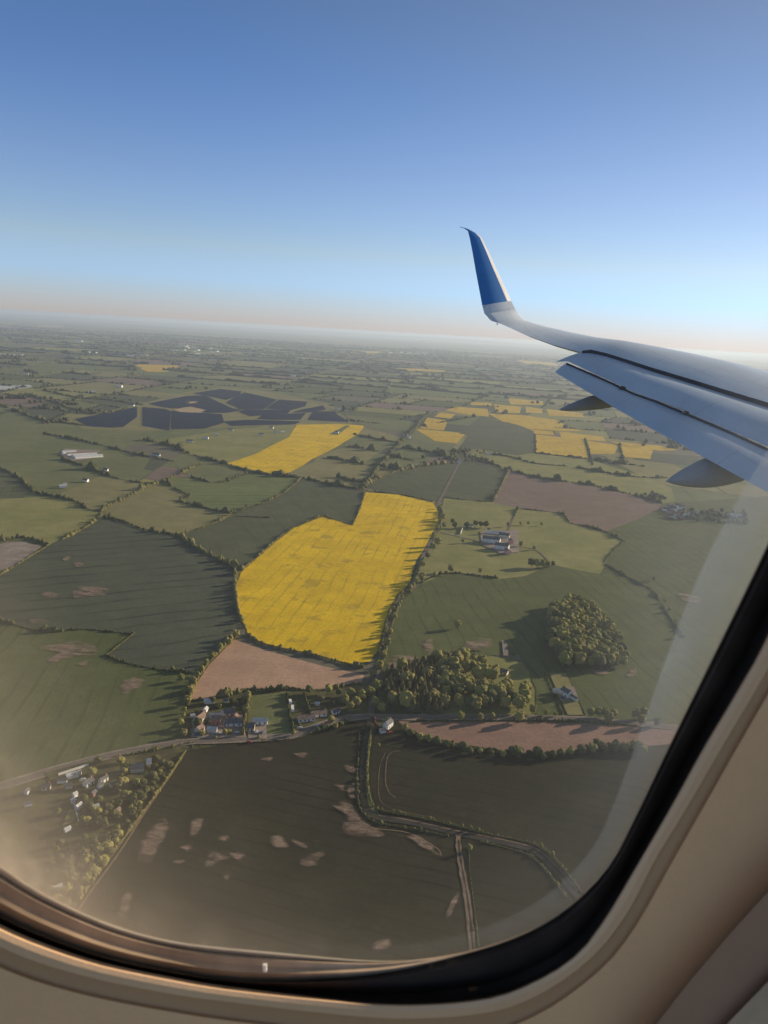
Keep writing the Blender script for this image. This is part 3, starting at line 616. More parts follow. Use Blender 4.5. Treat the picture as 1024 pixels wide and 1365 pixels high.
for k in range(3): proto('bush', 'bush', crown_mesh(k + 41, 5, 3.0, 12, 'leaf', low=0.05), trunk_mesh(4, .15, False), 'leaf' if k == 0 else 'leaf_d')
for k in range(4): proto('conifer', 'conifer_tree', conifer_mesh(k, 13, 2.2), trunk_mesh(13, .22, False), 'needle')
TC = {}
def tree(kind, px, py, h, label, group=None, wide=1.0, xy=None):
    """h = real height in metres; px,py = foot of the trunk"""
    pr = rnd.choice(PROTO[kind]); p = xy or G(px, py, GZ * 0.7)
    if not pr[1]: o = pr[0]; pr[1] = True
    else: o = copy_tree(pr[0])
    o.location = p; o.rotation_euler = (0, 0, rnd.uniform(0, 6.28)); base = {'bush': 5, 'conifer': 13}.get(kind, 12)
    s = h / base; o.scale = (s * wide, s * wide, s)
    if 'group' in o: del o['group']
    cat = {'bush': 'bush', 'conifer': 'conifer tree'}.get(kind, 'tree')
    tag(o, label, cat, group); TC[cat] = TC.get(cat, 0) + 1
    return o
def wood(poly, spacing, fn):
    pp = [G(x, y) for x, y in poly]; xs = [p.x for p in pp]; ys = [p.y for p in pp]; pl = [(p.x, p.y) for p in pp]
    y = min(ys); row = 0
    while y < max(ys):
        x = min(xs) + (row % 2) * spacing / 2
        while x < max(xs):
            q = Vector((x + rnd.uniform(-.32, .32) * spacing, y + rnd.uniform(-.32, .32) * spacing, GZ * .7))
            if inpoly(q.x, q.y, pl): fn(q, topix(q))
            x += spacing
        y += spacing * 0.87; row += 1
WA = [(733,830),(741,814),(760,808),(784,812),(806,828),(824,853),(838,888),(802,896),(767,895),(741,888),(732,862)]
def fa(q, px):
    tree(rnd.choice(('leaf', 'leaf', 'leaf', 'dark', 'yellow')), 0, 0, rnd.uniform(10, 15) * (1.22 - .45 * min(1, max(0, (px[0] - 745) / 85))), 'broadleaf tree packed inside the triangular wood on the green hill', 'trees of the triangular wood', 1.0, xy=q)
wood(WA, 9.3, fa)
WB = [(513,905),(540,895),(575,886),(612,880),(645,888),(668,902),(676,918),(712,922),(714,948),(660,950),(600,952),(515,951)]
def fb(q, px):
    x = px[0] + rnd.uniform(-12, 12)
    if x < 590 and rnd.random() < .93: 
        tree('conifer', 0, 0, rnd.uniform(10, 15), 'slim dark conifer in the left half of the mixed wood beside the road', 'conifers of the mixed wood', 1.75, xy=q)
    elif not (655 < x < 680 and px[1] < 925):
        k = rnd.choice(('leaf', 'leaf', 'yellow', 'dark'))
        tree(k, 0, 0, rnd.uniform(11, 16), {'leaf': 'green broadleaf tree in the right half of the mixed wood beside the road', 'yellow': 'yellow green broadleaf tree in the right half of the mixed wood beside the road', 'dark': 'dark green broadleaf tree in the right half of the mixed wood beside the road'}[k], 'broadleaf trees of the mixed wood', 1.0, xy=q)
WB_L = [p for p in WB]
wood(WB, 6.4, lambda q, px: fb(q, px) if (px[0] < 596 or rnd.random() < 0.42) else None)
T1 = [('leaf',610,838,9,'lone round tree standing in the middle of the green field left of the triangular wood'),
('leaf',601,763,8,'round tree on the low hedge below the grey farm'),('dark',595,767,5,'small dark tree just left of the round tree below the grey farm'),('leaf',580,770,6,'small tree on the low hedge beside the lane'),
('dark',606,704,8,'dark purple tree in the meadow near the top right corner of the big yellow field'),('dark',603,698,7,'dark tree behind the purple tree near the yellow field corner'),
('leaf',617,724,5,'small tree in the meadow under the farm drive'),('leaf',632,724,4,'tiny tree beside the farm drive'),
('dark',622,704,8,'dark tree on the farm drive left of the grey farm'),('dark',634,702,8,'dark tree second in the row left of the grey farm'),('dark',648,704,10,'tall dark tree right behind the grey farm'),('dark',641,703,8,'dark tree third in the row left of the grey farm'),
('leaf',694,729,7,'green tree just right of the red gabled farm house'),('leaf',712,733,5,'small tree on the curved farm track'),('dark',709,756,10,'dark tree at the left end of the clump below the farm'),
('leaf',716,757,10,'tall tree in the clump below the farm'),('leaf',723,757,9,'green tree in the middle of the clump below the farm'),('leaf',730,757,8,'green tree at the right end of the clump below the farm'),('dark',737,755,6,'small tree past the right end of the clump below the farm'),
('leaf',677,702,6,'tree at the foot of the lane behind the farm'),('leaf',690,680,6,'tree at the top of the lane behind the farm'),('leaf',694,700,5,'first small tree in the meadow row right of the farm lane'),('leaf',704,700,5,'second small tree in the meadow row right of the farm lane'),('leaf',722,701,5,'third small tree in the meadow row right of the farm lane'),
('leaf',640,764,5,'small pale bush tree on the hedge below the farm'),('leaf',590,694,9,'big round tree at the upper bend of the lane'),('leaf',592,704,8,'round tree beside the drive mouth'),
('leaf',583,728,10,'large round tree on the lane casting shade on the yellow field'),('leaf',577,734,9,'large tree on the inner side of the lane bend'),('dark',570,745,7,'dark tree on the lane below the large round trees'),('leaf',564,756,6,'small tree on the lane midway down the yellow field'),
('leaf',562,775,9,'round tree at the junction of lane and low meadow hedge'),('leaf',555,779,7,'round tree on the yellow field side of the lane junction'),
('leaf',547,792,5,'tree on the lane below the junction'),('leaf',534,806,5,'small tree on the lane above the crop field corner'),('leaf',526,826,7,'tree on the lane a third down the crop field'),('yellow',520,848,8,'yellow green tree on the lane near its lower end'),('leaf',516,862,8,'green tree on the lane near its lower end'),('yellow',511,880,9,'yellow green tree beside the bottom corner of the yellow field'),('leaf',505,893,9,'green tree below the bottom corner of the yellow field'),
('yellow',497,905,8,'yellow green tree at the right tip of the brown field'),('leaf',503,922,10,'tree in the belt between brown field and dark conifers'),('leaf',494,930,9,'tree in the belt above the crossroads'),('yellow',500,944,9,'yellow green tree just above the crossroads'),('leaf',508,950,8,'green tree at the left foot of the dark conifers'),
('yellow',460,940,9,'rounded yellow tree, leftmost of the clump left of the crossroads'),('yellow',468,932,9,'rounded yellow tree at the top of the clump left of the crossroads'),('yellow',475,944,9,'rounded yellow tree at the foot of the clump left of the crossroads'),('leaf',482,934,9,'green tree on the right of the clump left of the crossroads'),('yellow',467,948,8,'low yellow tree at the lower left of the clump left of the crossroads'),
('copper',497,966,7,'copper red tree at the crossroads'),('copper',501,973,6,'copper red tree beside the white crossroads cottage'),('leaf',515,968,6,'green tree behind the white crossroads cottage'),
('yellow',640,962,7,'short yellow tree on the road edge below the wood'),('leaf',614,960,7,'short green tree on the road edge left of the others'),('yellow',656,960,6,'small yellow tree on the road edge below the wood'),('leaf',692,963,9,'tall narrow tree at the right end of the wood by the road'),('yellow',666,938,11,'golden round tree standing apart in front of the mixed wood'),('yellow',644,944,12,'golden green tree at the lower middle of the mixed wood'),('yellow',710,952,8,'yellow tree at the lower right corner of the mixed wood'),
('leaf',728,954,5,'small tree left of the narrow house plot by the road'),('leaf',740,955,4,'tiny tree at the lower left corner of the narrow house plot'),
('yellow',787,957,9,'yellow green tree just right of the narrow house plot'),('leaf',797,956,8,'green tree second right of the narrow house plot'),('yellow',811,965,10,'tall tree leaning over the road right of the house plot'),('yellow',818,958,8,'yellow tree behind the tall roadside tree'),('leaf',806,956,8,'green tree third right of the narrow house plot'),
('yellow',846,958,8,'yellow tree, left one of the far right roadside group'),('yellow',855,967,9,'yellow tree at the foot of the far right roadside group'),('leaf',858,957,9,'green tree at the top of the far right roadside group'),('dark',875,968,7,'dark tree at the far right end of the road'),
('yellow',245,982,6,'round yellow tree at the left end of the village by the road'),('yellow',250,940,8,'yellow tree at the lower left corner of the brown field'),('yellow',253,925,7,'yellow tree in the hedge left of the brown field'),('yellow',259,912,6,'yellow tree higher up the hedge left of the brown field'),('leaf',315,851,8,'tall tree where dark crop, brown field and yellow field meet'),('leaf',306,860,6,'tree just below the meeting point of the three fields'),
('yellow',330,935,9,'tall yellow green tree at the top of the paddock hedge'),('yellow',328,952,8,'yellow green tree on the paddock hedge beside the village'),('yellow',300,980,5,'yellow bush tree in front of the village houses by the road'),('yellow',391,981,5,'yellow round bush tree at the road bend'),('yellow',441,966,7,'yellow tree in front of the row of bungalows'),('leaf',447,972,5,'small tree on the near side of the road by the bungalows'),
('leaf',438,925,8,'green tree behind the bungalows under the brown field'),('dark',452,928,7,'dark tree behind the bungalows'),('dark',412,925,7,'dark tree at the top of the bungalow gardens'),('dark',428,937,6,'dark tree in the bungalow gardens'),('dark',264,970,7,'dark tree shading the left side of the village'),('dark',284,938,6,'dark tree in the upper village gardens'),('dark',310,940,6,'dark tree right of the small upper shed in the village'),
('leaf',626,1135,4.5,'bushy small tree at the head of the dirt track by the road'),('leaf',505,996,3,'small roadside tree below the crossroads cottage'),('leaf',612,843,0.1,'')]
for k, x, y, h, lab in T1:
    if lab: tree(k, x, y, h * (1.3 if y < 790 else 1.08), lab, wide=rnd.uniform(0.9, 1.15))
# scrub trees along the lower edge of the brown strip field
for x, y, h in ((540,973,5),(548,981,6),(560,985,5),(571,988,6),(583,991,6),(596,996,6),(618,1000,7),(626,1006,6),(640,1004,4),(655,1006,4),(671,1008,5),(684,1006,7),(692,1010,6),(705,1008,5),(716,1008,8),(724,1013,5),(737,1010,6),(748,1008,6),(760,1006,6),(775,1004,7),(790,1002,7),(797,998,8),(806,1002,6),(820,1001,7),(832,1001,7),(845,1000,8),(856,1004,7)):
    tree('bush', x, y, h, 'small scrubby bush in the row under the brown strip field', 'scrub bushes under the brown strip field', .9)
# hedge trees by the lines whose long shadows fall over the crops
for line, hh, n_, lab, grp in (([(236,713),(262,731),(290,747),(313,757)],6,7,'hedgerow tree on the upper right edge of the dark crop field','hedgerow trees above the dark crop field'),
    ([(314,765),(313,790),(318,818),(326,838)],6,9,'hedgerow tree between the dark crop and big yellow field','hedgerow trees left of the big yellow field'),
    ([(586,676),(588,690),(584,704),(575,722)],8,6,'lane tree casting long shade over the top right of the yellow field','lane trees at the top of the yellow field'),
    ([(546,784),(524,815),(514,845),(506,876)],5,8,'lane tree along the lower right edge of the yellow field','lane trees low on the yellow field'),
    ([(262,905),(275,886),(292,868),(308,853)],5.5,8,'yellow green tree along the left edge of the brown field','trees left of the brown field'),
    ([(240,900),(246,925),(246,950),(240,975)],6,6,'dark tree on the right edge of the lower left green field','trees right of the lower left field'),
    ([(870,772),(884,800),(900,830),(906,850)],5,5,'sparse tree on the straight hedge right of the triangular wood','trees right of the triangular wood')):
    pl = crom(line, 8)
    for k in range(n_):
        x, y = pl[min(len(pl) - 1, int((k + rnd.random()) / n_ * len(pl)))]
        tree('leaf', x, y, hh * rnd.uniform(0.7, 1.25), lab, grp, 0.95)
# allotment and estate bushes lower left
for k in range(200):
    y = rnd.uniform(1015, 1225); xr = 246 - (y - 1003) * 0.68; x = xr - abs(rnd.gauss(0, 38)) - 4
    if x < -20: continue
    tree('bush', x, y, rnd.uniform(2.5, 6.0), 'garden bush in the allotments at lower left', 'garden bushes of the lower left estate')
for x, y in ((262,950),(275,965),(293,962),(318,962),(306,978),(345,984),(399,968),(414,955),(430,972),(455,968),(462,962),(270,980),(288,984),(322,980),(292,944),(320,935),(410,940),(424,930),(445,938)):
    tree('bush', x, y, rnd.uniform(2, 4), 'small garden bush among the village houses', 'garden bushes of the village')
for key in PROTO:
    for pr in PROTO[key]:
        if not pr[1]:
            for ch in list(pr[0].children): bpy.data.objects.remove(ch)
            bpy.data.objects.remove(pr[0])
# ------------------------------------------------------------------ houses
def house(px, py, w, d, h, ang, label, wall='white', roof='slate', chim=1, detail=True, name='house', group=None, pitch=0.75, wing=None, cat=None):
    o = empty(name, G(px, py, GZ + .15), A(ang), label=label, cat=cat or {'house': 'house', 'shed': 'shed', 'barn': 'barn'}.get(name, name), group=group)
    def gable(x0, x1, y0, y1, h, mbw, mbr):
        hd = (y1 - y0) / 2; ym = (y0 + y1) / 2; rh = hd * pitch
        mbw.add([(x0, y0, 0), (x1, y0, 0), (x1, y1, 0), (x0, y1, 0), (x0, y0, h), (x1, y0, h), (x1, y1, h), (x0, y1, h), (x0, ym, h + rh), (x1, ym, h + rh)],
                [(0, 3, 2, 1), (0, 1, 5, 4), (2, 3, 7, 6), (3, 0, 4, 8, 7), (1, 2, 6, 9, 5), (4, 5, 9, 8), (6, 7, 8, 9)])
        e = 0.35; t = 0.18
        for sg in (-1, 1):
            ye = ym + sg * (hd + e); ze = h - e * pitch
            a = [(x0 - e, ye, ze + .03), (x1 + e, ye, ze + .03), (x1 + e, ym, h + rh + .03), (x0 - e, ym, h + rh + .03)]
            b2 = [(x, y, z + t) for x, y, z in a]
            mbr.add(a + b2, [(0, 1, 2, 3), (4, 5, 6, 7), (0, 1, 5, 4), (1, 2, 6, 5), (3, 0, 4, 7)])
    mw, mr = MB(), MB(); gable(-w / 2, w / 2, -d / 2, d / 2, h, mw, mr)
    if wing:
        wx, ww, wl = wing  # a gabled wing toward -y
        M4 = Matrix.Rotation(A(90), 4, 'Z'); m2, m3 = MB(), MB(); gable(-wl - d / 2, 0, -ww / 2, ww / 2, h * .92, m2, m3)
        for s_, t_ in ((m2, mw), (m3, mr)):
            t_.add([(M4 @ Vector(v)) + Vector((wx, 0, 0)) for v in s_.v], s_.f)
    mw.build('wall', M[wall], o); ro = mr.build('roof', M[roof], o)
    for k in range(chim):
        c = MB(); cx = (-1) ** k * (w / 2 - .7); c.box(cx - .4, cx + .4, -.35, .35, h, h + d / 2 * pitch + 1.0); c.box(cx - .46, cx + .46, -.41, .41, h + d / 2 * pitch + 1.0, h + d / 2 * pitch + 1.12); c.build('chimney', M['brick'], ro)
    if detail:
        n_ = max(2, int(w / 3.2))
        for sg in (-1, 1):
            for k in range(n_):
                x = -w / 2 + w * (k + .5) / n_
                if sg < 0 and k == n_ // 2:
                    c = MB(); c.box(x - .5, x + .5, sg * d / 2 - .05, sg * d / 2 + .05, 0, 2.1); c.build('door', M['door'], o); continue
                if wing and sg < 0 and abs(x - wing[0]) < wing[1] / 2 + .7: continue
                c = MB(); c.box(x - .6, x + .6, sg * d / 2 - .04, sg * d / 2 + .04, .95, 2.1)
                if h > 4.5: c.box(x - .6, x + .6, sg * d / 2 - .04, sg * d / 2 + .04, 3.6, 4.7)
                c.build('window', M['glass'], o)
    return o
V = [ # village by the road
(279,937,9,5,2.6,8,'flat looking light grey roofed shed at the top left of the village','cream','tin',0,'shed'),
(301,936,4,3,2.2,5,'tiny grey shed standing alone at the top of the village','cream','slate',0,'shed'),
(257,956,3.5,3,2.2,20,'tiny white hut at the far left of the village','white','tin',0,'shed'),
(274,948,5,3.5,2.4,80,'small white outbuilding just below the light grey roofed shed','white','tin',0,'shed'),
(267,960,11,7,3,70,'long tan roofed house at the left side of the village','cream','tile',1,'house'),
(266,974,7,6,2.8,65,'brown roofed house at the lower left corner of the village','cream','tile',1,'house'),
(287,957,9,5,2.8,5,'white roofed low building in the middle of the village','white','tin',0,'house'),
(288,964,8,7,4.8,8,'pink brick house in the centre of the village','brick','tile',1,'house'),
(283,975,8,5,2.6,3,'cream roofed garage by the road in the village','cream','tin',0,'shed'),
(306,952,9,7,3,12,'grey roofed house at the upper right of the village','cream','slate',1,'house'),
(314,958,4,5,2.6,80,'narrow pink annex right of the upper right house','pink','tile',0,'shed'),
(312,966,14,7,3.2,8,'long white walled bungalow with dark roof at the right of the village','white','slate',2,'house'),
(298,953,4,4,2.4,0,'small white box shed between the village houses','white','tin',0,'shed'),
(296,968,5,4,2.4,0,'low pinkish shed by the drive in the village','pink','tile',0,'shed'),
(334,972,7,8,3,3,'left part of the two tone bungalow below the green paddock, slate roofed','cream','slate',1,'house'),
(347,964,13,6,2.8,3,'pale roofed bungalow below the green paddock','white','tin',0,'house'),
(408,960,15,6.5,3,20,'long white fronted bungalow beside the road bend','white','tile',2,'house'),
(425,954,14,6,3,22,'second white bungalow right of the road bend bungalow','white','tile',1,'house'),
(423,940,4,3,2.2,0,'small pale shed behind the bungalows','cream','tin',0,'shed'),
(447,951,6,4,2.6,30,'white cottage gable among dark trees right of the bungalows','white','slate',1,'house'),
(451,949,3,3,2.4,30,'small white lean to shed beside the cottage among dark trees','white','slate',0,'shed'),
(517,969,9,6,4.4,60,'white gabled cottage at the crossroads','white','slate',1,'house'),
(510,976,5,4,2.6,20,'low white annex just below the crossroads cottage','white','slate',0,'shed'),
(755,927,11,7,4.8,-62,'dark roofed house with white gables in the narrow plot','white','slate',2,'house'),
(763,931,14,3,3.0,-62,'long white lean to along the right side of the narrow plot house','white','slate',0,'shed'),
(741,923,6,5,2.8,10,'small pale garage at the upper left of the narrow plot','cream','tin',0,'shed'),
(672,898,8,6,3,-30,'dark roofed house half hidden in the mixed wood','cream','slate',1,'house'),
# lower-left estate
(97,1036,9,4,2.8,35,'white shed roof end nearest the road in the lower left estate','white','tin',0,'shed'),
(83,1043,7,3,2.6,15,'L shaped white walled hut in the lower left estate','white','slate',0,'shed'),
(104,1034,5,3,3,80,'upright white gable beside the estate wall','white','slate',0,'house'),
(100,1062,3,3,2.6,60,'small white hut in the middle of the estate gardens','white','tin',0,'shed'),
(105,1078,5,3,3,70,'white glasshouse by the light green lawn','white','tin',0,'shed'),
(138,1042,7,3,3,60,'white walled cottage right of the estate gardens','white','slate',1,'house'),
(134,1050,4,3,3,50,'small white extension below the walled cottage','white','slate',0,'shed'),
(141,1080,5,3,3,70,'reddish roofed hut among the allotments','brick','tile',0,'shed'),
(36,1058,3,3,3,80,'tiny white hut at the far left of the estate','white','slate',0,'shed'),
(38,1074,5,2.5,2.6,30,'low white wall hut at the far left below the tiny hut','white','slate',0,'shed'),
(183,1027,10,7,3.5,15,'large grey roofed depot building beside the road','cream','slate',0,'barn'),
(199,1020,3,7,3.2,10,'tall pale end building beside the grey depot','cream','tin',0,'barn'),
(118,1046,7,5,3,60,'slate roofed cottage with white end below the grey hut row','white','slate',1,'house'),
(92,1050,5,4,2.8,20,'small grey roofed hut between the estate gardens','cream','slate',0,'shed'),
(125,1060,4,3,2.6,70,'dark roofed hut right of the small white hut','brick','slate',0,'shed'),
(98,1070,3,3,2.4,40,'tiny white hut just above the glasshouse','white','tin',0,'shed'),
(156,1084,5,3,2.6,65,'brown roofed hut right of the reddish roofed hut','cream','tile',0,'shed'),
(128,1078,4,3,2.6,30,'pale tin roofed hut left of the reddish roofed hut','cream','tin',0,'shed'),
(62,1052,6,4,3,15,'slate roofed cottage left of the L shaped hut','cream','slate',1,'house'),
(90,1108,4,2.5,2.4,50,'small white hut below the light green lawn','white','tin',0,'shed'),
(150,1048,4,3,2.6,60,'grey hut between the white cottage and the depot','cream','slate',0,'shed'),
(75,1188,7,3,3,40,'white hut near the bottom edge of the window view','white','tin',0,'shed'),
]
for px, py, w, d, h, a, lab, wl, rf_, ch, nm in V:
    house(px, py, w * .86, d * .86, h * .9, a, lab, wl, rf_, ch, detail=nm == 'house', name=nm)
# farm in the meadow
house(655,723,26,9,6,-18,'long slate roofed farm range with white gable ends','white','slate',2,name='barn')
house(669,732,20,9,6,-20,'slate roofed farmhouse with white gable and red end','white','slate',2,name='house')
house(676,738,9,7,5,-75,'small reddish gabled farm house','pink','tile',1,name='house')
house(672,716,16,8,4,-15,'grey roofed shed in the middle of the farm yard','cream','slate',0,False,name='barn')
house(664,712,24,4,3,-10,'long pale low shed at the back of the farm','white','tin',0,False,name='shed')
house(681,724,8,6,5,-80,'pink end building at the right of the farm','pink','tile',1,name='house')
house(651,711,4,4,7,0,'narrow white tower house at the back left of the farm','white','slate',1,False,name='house')
house(627,702,8,4,3,-15,'small white cottage on the drive left of the farm','white','slate',0,False,name='house')
# farm sheds far left
for x, y, w, lab in ((92,604,30,'leftmost long farm shed with pale roof'),(103,606,44,'middle long grey farm shed'),(113,608,52,'long farm shed with brown roof and white side'),(118,610,60,'longest white sided farm shed, lowest of its row')):
    house(x, y, w, 11, 4, 42, lab, 'white', 'tin' if 'pale' in lab or 'white' in lab else 'tile', 0, False, name='barn', pitch=.35)
# scattered far houses
far = [(83.5,650,10,'white cottage with trees in the olive field, left of its neighbour'),(87,648,6,'low annex of the white cottage in the olive field'),(114.5,642,9,'white cottage right of the first cottage in the olive field'),(141,628,9,'white farmhouse on the dark hedge below the pasture'),(207,607,14,'white farmhouse with pink walls in the middle of the left pasture'),(211,608,8,'low white shed beside the pasture farmhouse'),
(128,546,12,'pale house left of the twin houses above the solar arrays'),(133,547,9,'right one of the twin houses above the solar arrays'),(176,541,16,'white house at the top end of the leftmost solar array'),(122,524,26,'pale shed far above the leftmost solar array'),(35,499,22,'small far white house near the left edge'),(159,516,30,'far white house left of the far yellow patch'),(174,475,50,'far white shed, left of a pair above the far yellow patch'),(193,474,60,'far white shed, right of a pair above the far yellow patch'),
(10,474,90,'long far white works shed at the left edge'),(28,474,30,'short far white works shed at the left edge'),(253,589,16,'grey roofed house on the lane left of the upper yellow field'),(275,585,12,'white house on the lane left of the upper yellow field'),(290,580,10,'cottage further up the lane left of the upper yellow field'),(348,580,13,'white house just left of the upper yellow field'),(362,571,11,'small white house above the upper yellow field edge'),(367,577,10,'cream house beside the upper yellow field'),(377,577,11,'white farmhouse beside the upper yellow field'),
(308,574,12,'cottage on the lane toward the solar arrays'),(391,502,30,'far white house, left one above the right solar arrays'),(396,502,22,'far white house, right one above the right solar arrays'),(450,546,13,'white house, left one of two beside the railway line'),(462,548,15,'white house, right one of two beside the railway line'),(402,478,60,'far white shed near the skyline left of centre'),(449,577,12,'white house enclosed inside the upper yellow field'),(541,582,14,'blue grey roofed house where the small fields meet'),(545,584,8,'white annex of the house where the small fields meet'),(612,617,10,'white cottage at the top of the straight road'),(651,606,10,'white cottage right of the top of the straight road'),
(570,457,120,'far town factory with pale roof right of centre'),(530,472,90,'far town shed, leftmost of its cluster'),(546,471,70,'far town white block left of centre of its cluster'),(556,472,80,'far town white block right of centre of its cluster'),(566,471,60,'far town shed, rightmost of its cluster'),(105,455,90,'far pale shed near the left skyline'),(245,461,110,'far pale shed on the skyline above the far yellow patch'),(232,468,60,'far white block in the hazy town left of centre')]
for x, y, w, lab in far:
    big = w > 25
    house(x, y, w, 7 if not big else min(30, w * .4), 3.5 if not big else 7, rnd.uniform(-15, 25), lab, 'white', 'slate' if w < 17 and rnd.random() < .6 else 'tin', 1 if not big else 0, False, name='house' if not big else 'shed', pitch=.7 if not big else .3)
# village at the right under the wing
vc = [('white','slate'),('pink','tile'),('cream','slate'),('brick','tile'),('white','tin')]
for k, (x, y) in enumerate(((888,681),(893,684),(897,680),(900,687),(905,682),(908,678),(910,686),(903,676),(914,682),(915,690),(921,686),(896,690),(901,691),(908,692),(926,685),(893,678))):
    wl, rf_ = vc[k % 5]
    house(x, y, rnd.uniform(9, 14), 7, 4.5, rnd.uniform(-30, 30), 'small house in the village cluster below the wing', wl, rf_, 1, False, group='houses of the village below the wing')
for x, y, lab in ((973,689,'pale house right of the village cluster, by the window edge'),(983,690,'second pale house by the right window edge')):
    house(x, y, 12, 7, 4, 10, lab, 'white', 'tin', 1, False)
cw = MB()
for k in range(120):
    if k < 60: x = rnd.uniform(905, 1000); y = 684 + (x - 905) * 0.05 + rnd.uniform(-6, 9)
    elif k < 75: x = rnd.uniform(860, 890); y = 657 + (x - 860) * .3 + rnd.uniform(-3, 4)
    else: x = rnd.gauss(612, 22); y = 606 + rnd.uniform(-7, 8) + (x - 600) * .04
    p = G(x, y, 2.5); r_ = rnd.uniform(3, 5.5); lump(cw, (p.x, p.y, r_ * .9), r_, 1, .3, squash=1.1)
tag(cw.build('village_woodland', M['leaf_d']), 'dark wooded strips beside the village below the wing and the straight road', 'woodland', kind='stuff')
# town haze cluster far away
for k in range(34):
    x = rnd.choice((rnd.gauss(555, 22), rnd.gauss(270, 30), rnd.gauss(60, 50))); y = {True: 470, False: 466}[x > 400] + rnd.uniform(-4, 6)
    house(x, y, rnd.uniform(25, 60), 18, 7, rnd.uniform(0, 90), 'faint pale building of the far town in the haze', 'white', 'tin', 0, False, name='warehouse', group='far town buildings', pitch=.3, cat='building')
# ------------------------------------------------------------------ walls, vehicles
def wallthing(a, b2, h, t, label, mat='white'):
    p, q = G(*a, GZ + .15), G(*b2, GZ + .15); d = q - p; o = empty('boundary_wall', p, math.atan2(d.y, d.x), label=label, cat='wall')
    m1, m2 = MB(), MB(); m1.box(0, d.length, -t / 2, t / 2, 0, h); m2.box(-.05, d.length + .05, -t / 2 - .06, t / 2 + .06, h + .002, h + .1)
    m1.build('wall_body', M[mat], o); m2.build('coping', M['tin'], o)
wallthing((78,1034),(118,1021),1.8,.3,'long straight white wall along the estate by the road')
wallthing((105,1096),(97,1066),1.2,.25,'pale garden wall beside the light green lawn')
wallthing((614,712),(617,704),2.0,.5,'short pale wall across the drive of the grey farm')
field('lawn', 'bright', [(84,1100),(92,1078),(101,1080),(106,1084),(97,1096)], z=1.35)
def car(px, py, ang, paint, label):
    o = empty('parked_car', G(px, py, GZ + .4), A(ang), label=label, cat='car')
    prof = [(-2.1, .35), (-2.15, .8), (-1.9, .95), (-1.3, 1.0), (-.8, 1.42), (.5, 1.45), (1.1, 1.0), (1.9, .88), (2.15, .7), (2.15, .35)]
    mb = MB(); n_ = len(prof)
    for z_ in (-1, 1): mb.v += [(x, z_ * (.85 if z < 1.1 else .68), z) for x, z in prof]
    mb.f = [tuple(range(n_)), tuple(range(2 * n_ - 1, n_ - 1, -1))] + [(k, (k + 1) % n_, n_ + (k + 1) % n_, n_ + k) for k in range(n_)]; mb.m = [0] * len(mb.f)
    mb.build('body', M[paint], o)
    for sg in (-1, 1):
        c = MB(); c.add([(-1.1, sg * .84, 1.03), (.95, sg * .84, 1.03), (.45, sg * .73, 1.36), (-.78, sg * .73, 1.36)], [(0, 1, 2, 3)]); c.build('window', M['glass'], o)
    c = MB(); c.add([(.62, -.6, 1.39), (.62, .6, 1.39), (1.13, .75, 1.03), (1.13, -.75, 1.03)], [(0, 1, 2, 3)]); c.build('windscreen', M['glass'], o)
    for x in (-1.35, 1.35):
        for y in (-.8, .8):
            c = MB(); N = 12
            c.add([(x + math.cos(6.283 * k / N) * .33, y + s, .33 + math.sin(6.283 * k / N) * .33) for s in (-.12, .12) for k in range(N)], [tuple(range(N)), tuple(range(2 * N - 1, N - 1, -1))] + [(k, (k + 1) % N, N + (k + 1) % N, N + k) for k in range(N)])
            c.build('wheel', M['rubber'], o)
car(342,976,80,'carsilver','silver car parked in front of the pale roofed bungalow')
car(349,977,85,'carblue','dark blue car parked right of the silver car')
car(290,978,10,'carsilver','silver car in the village yard near the road')
car(520,977,30,'carred','red car beside the white crossroads cottage')
car(400,971,15,'carsilver','silver car in front of the long white fronted bungalow')
car(750,931,-60,'carblue','dark car on the yard of the narrow plot')
car(332,989.5,4,'carred','small red car driving on the road past the village')
car(316,977,5,'carsilver','white estate car at the right end of the village yard')
car(262,979,60,'carblue','dark car by the brown roofed corner house')
car(425,968,20,'carsilver','pale car between the two bungalows and the road')
car(436,964,20,'carred','red car right of the pale car by the bungalows')
car(110,1040,40,'carsilver','pale car in the lower left estate')
car(680,735,10,'carred','red car by the small reddish farm house')
def trailer(px, py, ang, L, label):
    o = empty('trailer', G(px, py, GZ + .3), A(ang), label=label, cat='trailer')
    m = MB(); m.box(-L / 2, L / 2, -1.1, 1.1, .8, 3.0); m.build('box_body', M['white'], o)
    m = MB(); m.box(-L / 2 + .1, L / 2 - .1, -.9, .9, .55, .79); m.build('chassis', M['metal'], o)
    for x in (-L * .25, L * .05):
        for y in (-.95, .95):
            c = MB(); N = 12
            c.add([(x + math.cos(6.283 * k / N) * .4, y + s, .4 + math.sin(6.283 * k / N) * .4) for s in (-.13, .13) for k in range(N)], [tuple(range(N)), tuple(range(2 * N - 1, N - 1, -1))] + [(k, (k + 1) % N, N + (k + 1) % N, N + k) for k in range(N)])
            c.build('wheel', M['rubber'], o)
trailer(387,938,-75,5,'short white trailer, upper one of two by the paddock hedge')
trailer(390,947,-80,8,'long pale trailer, lower one of two by the paddock hedge')
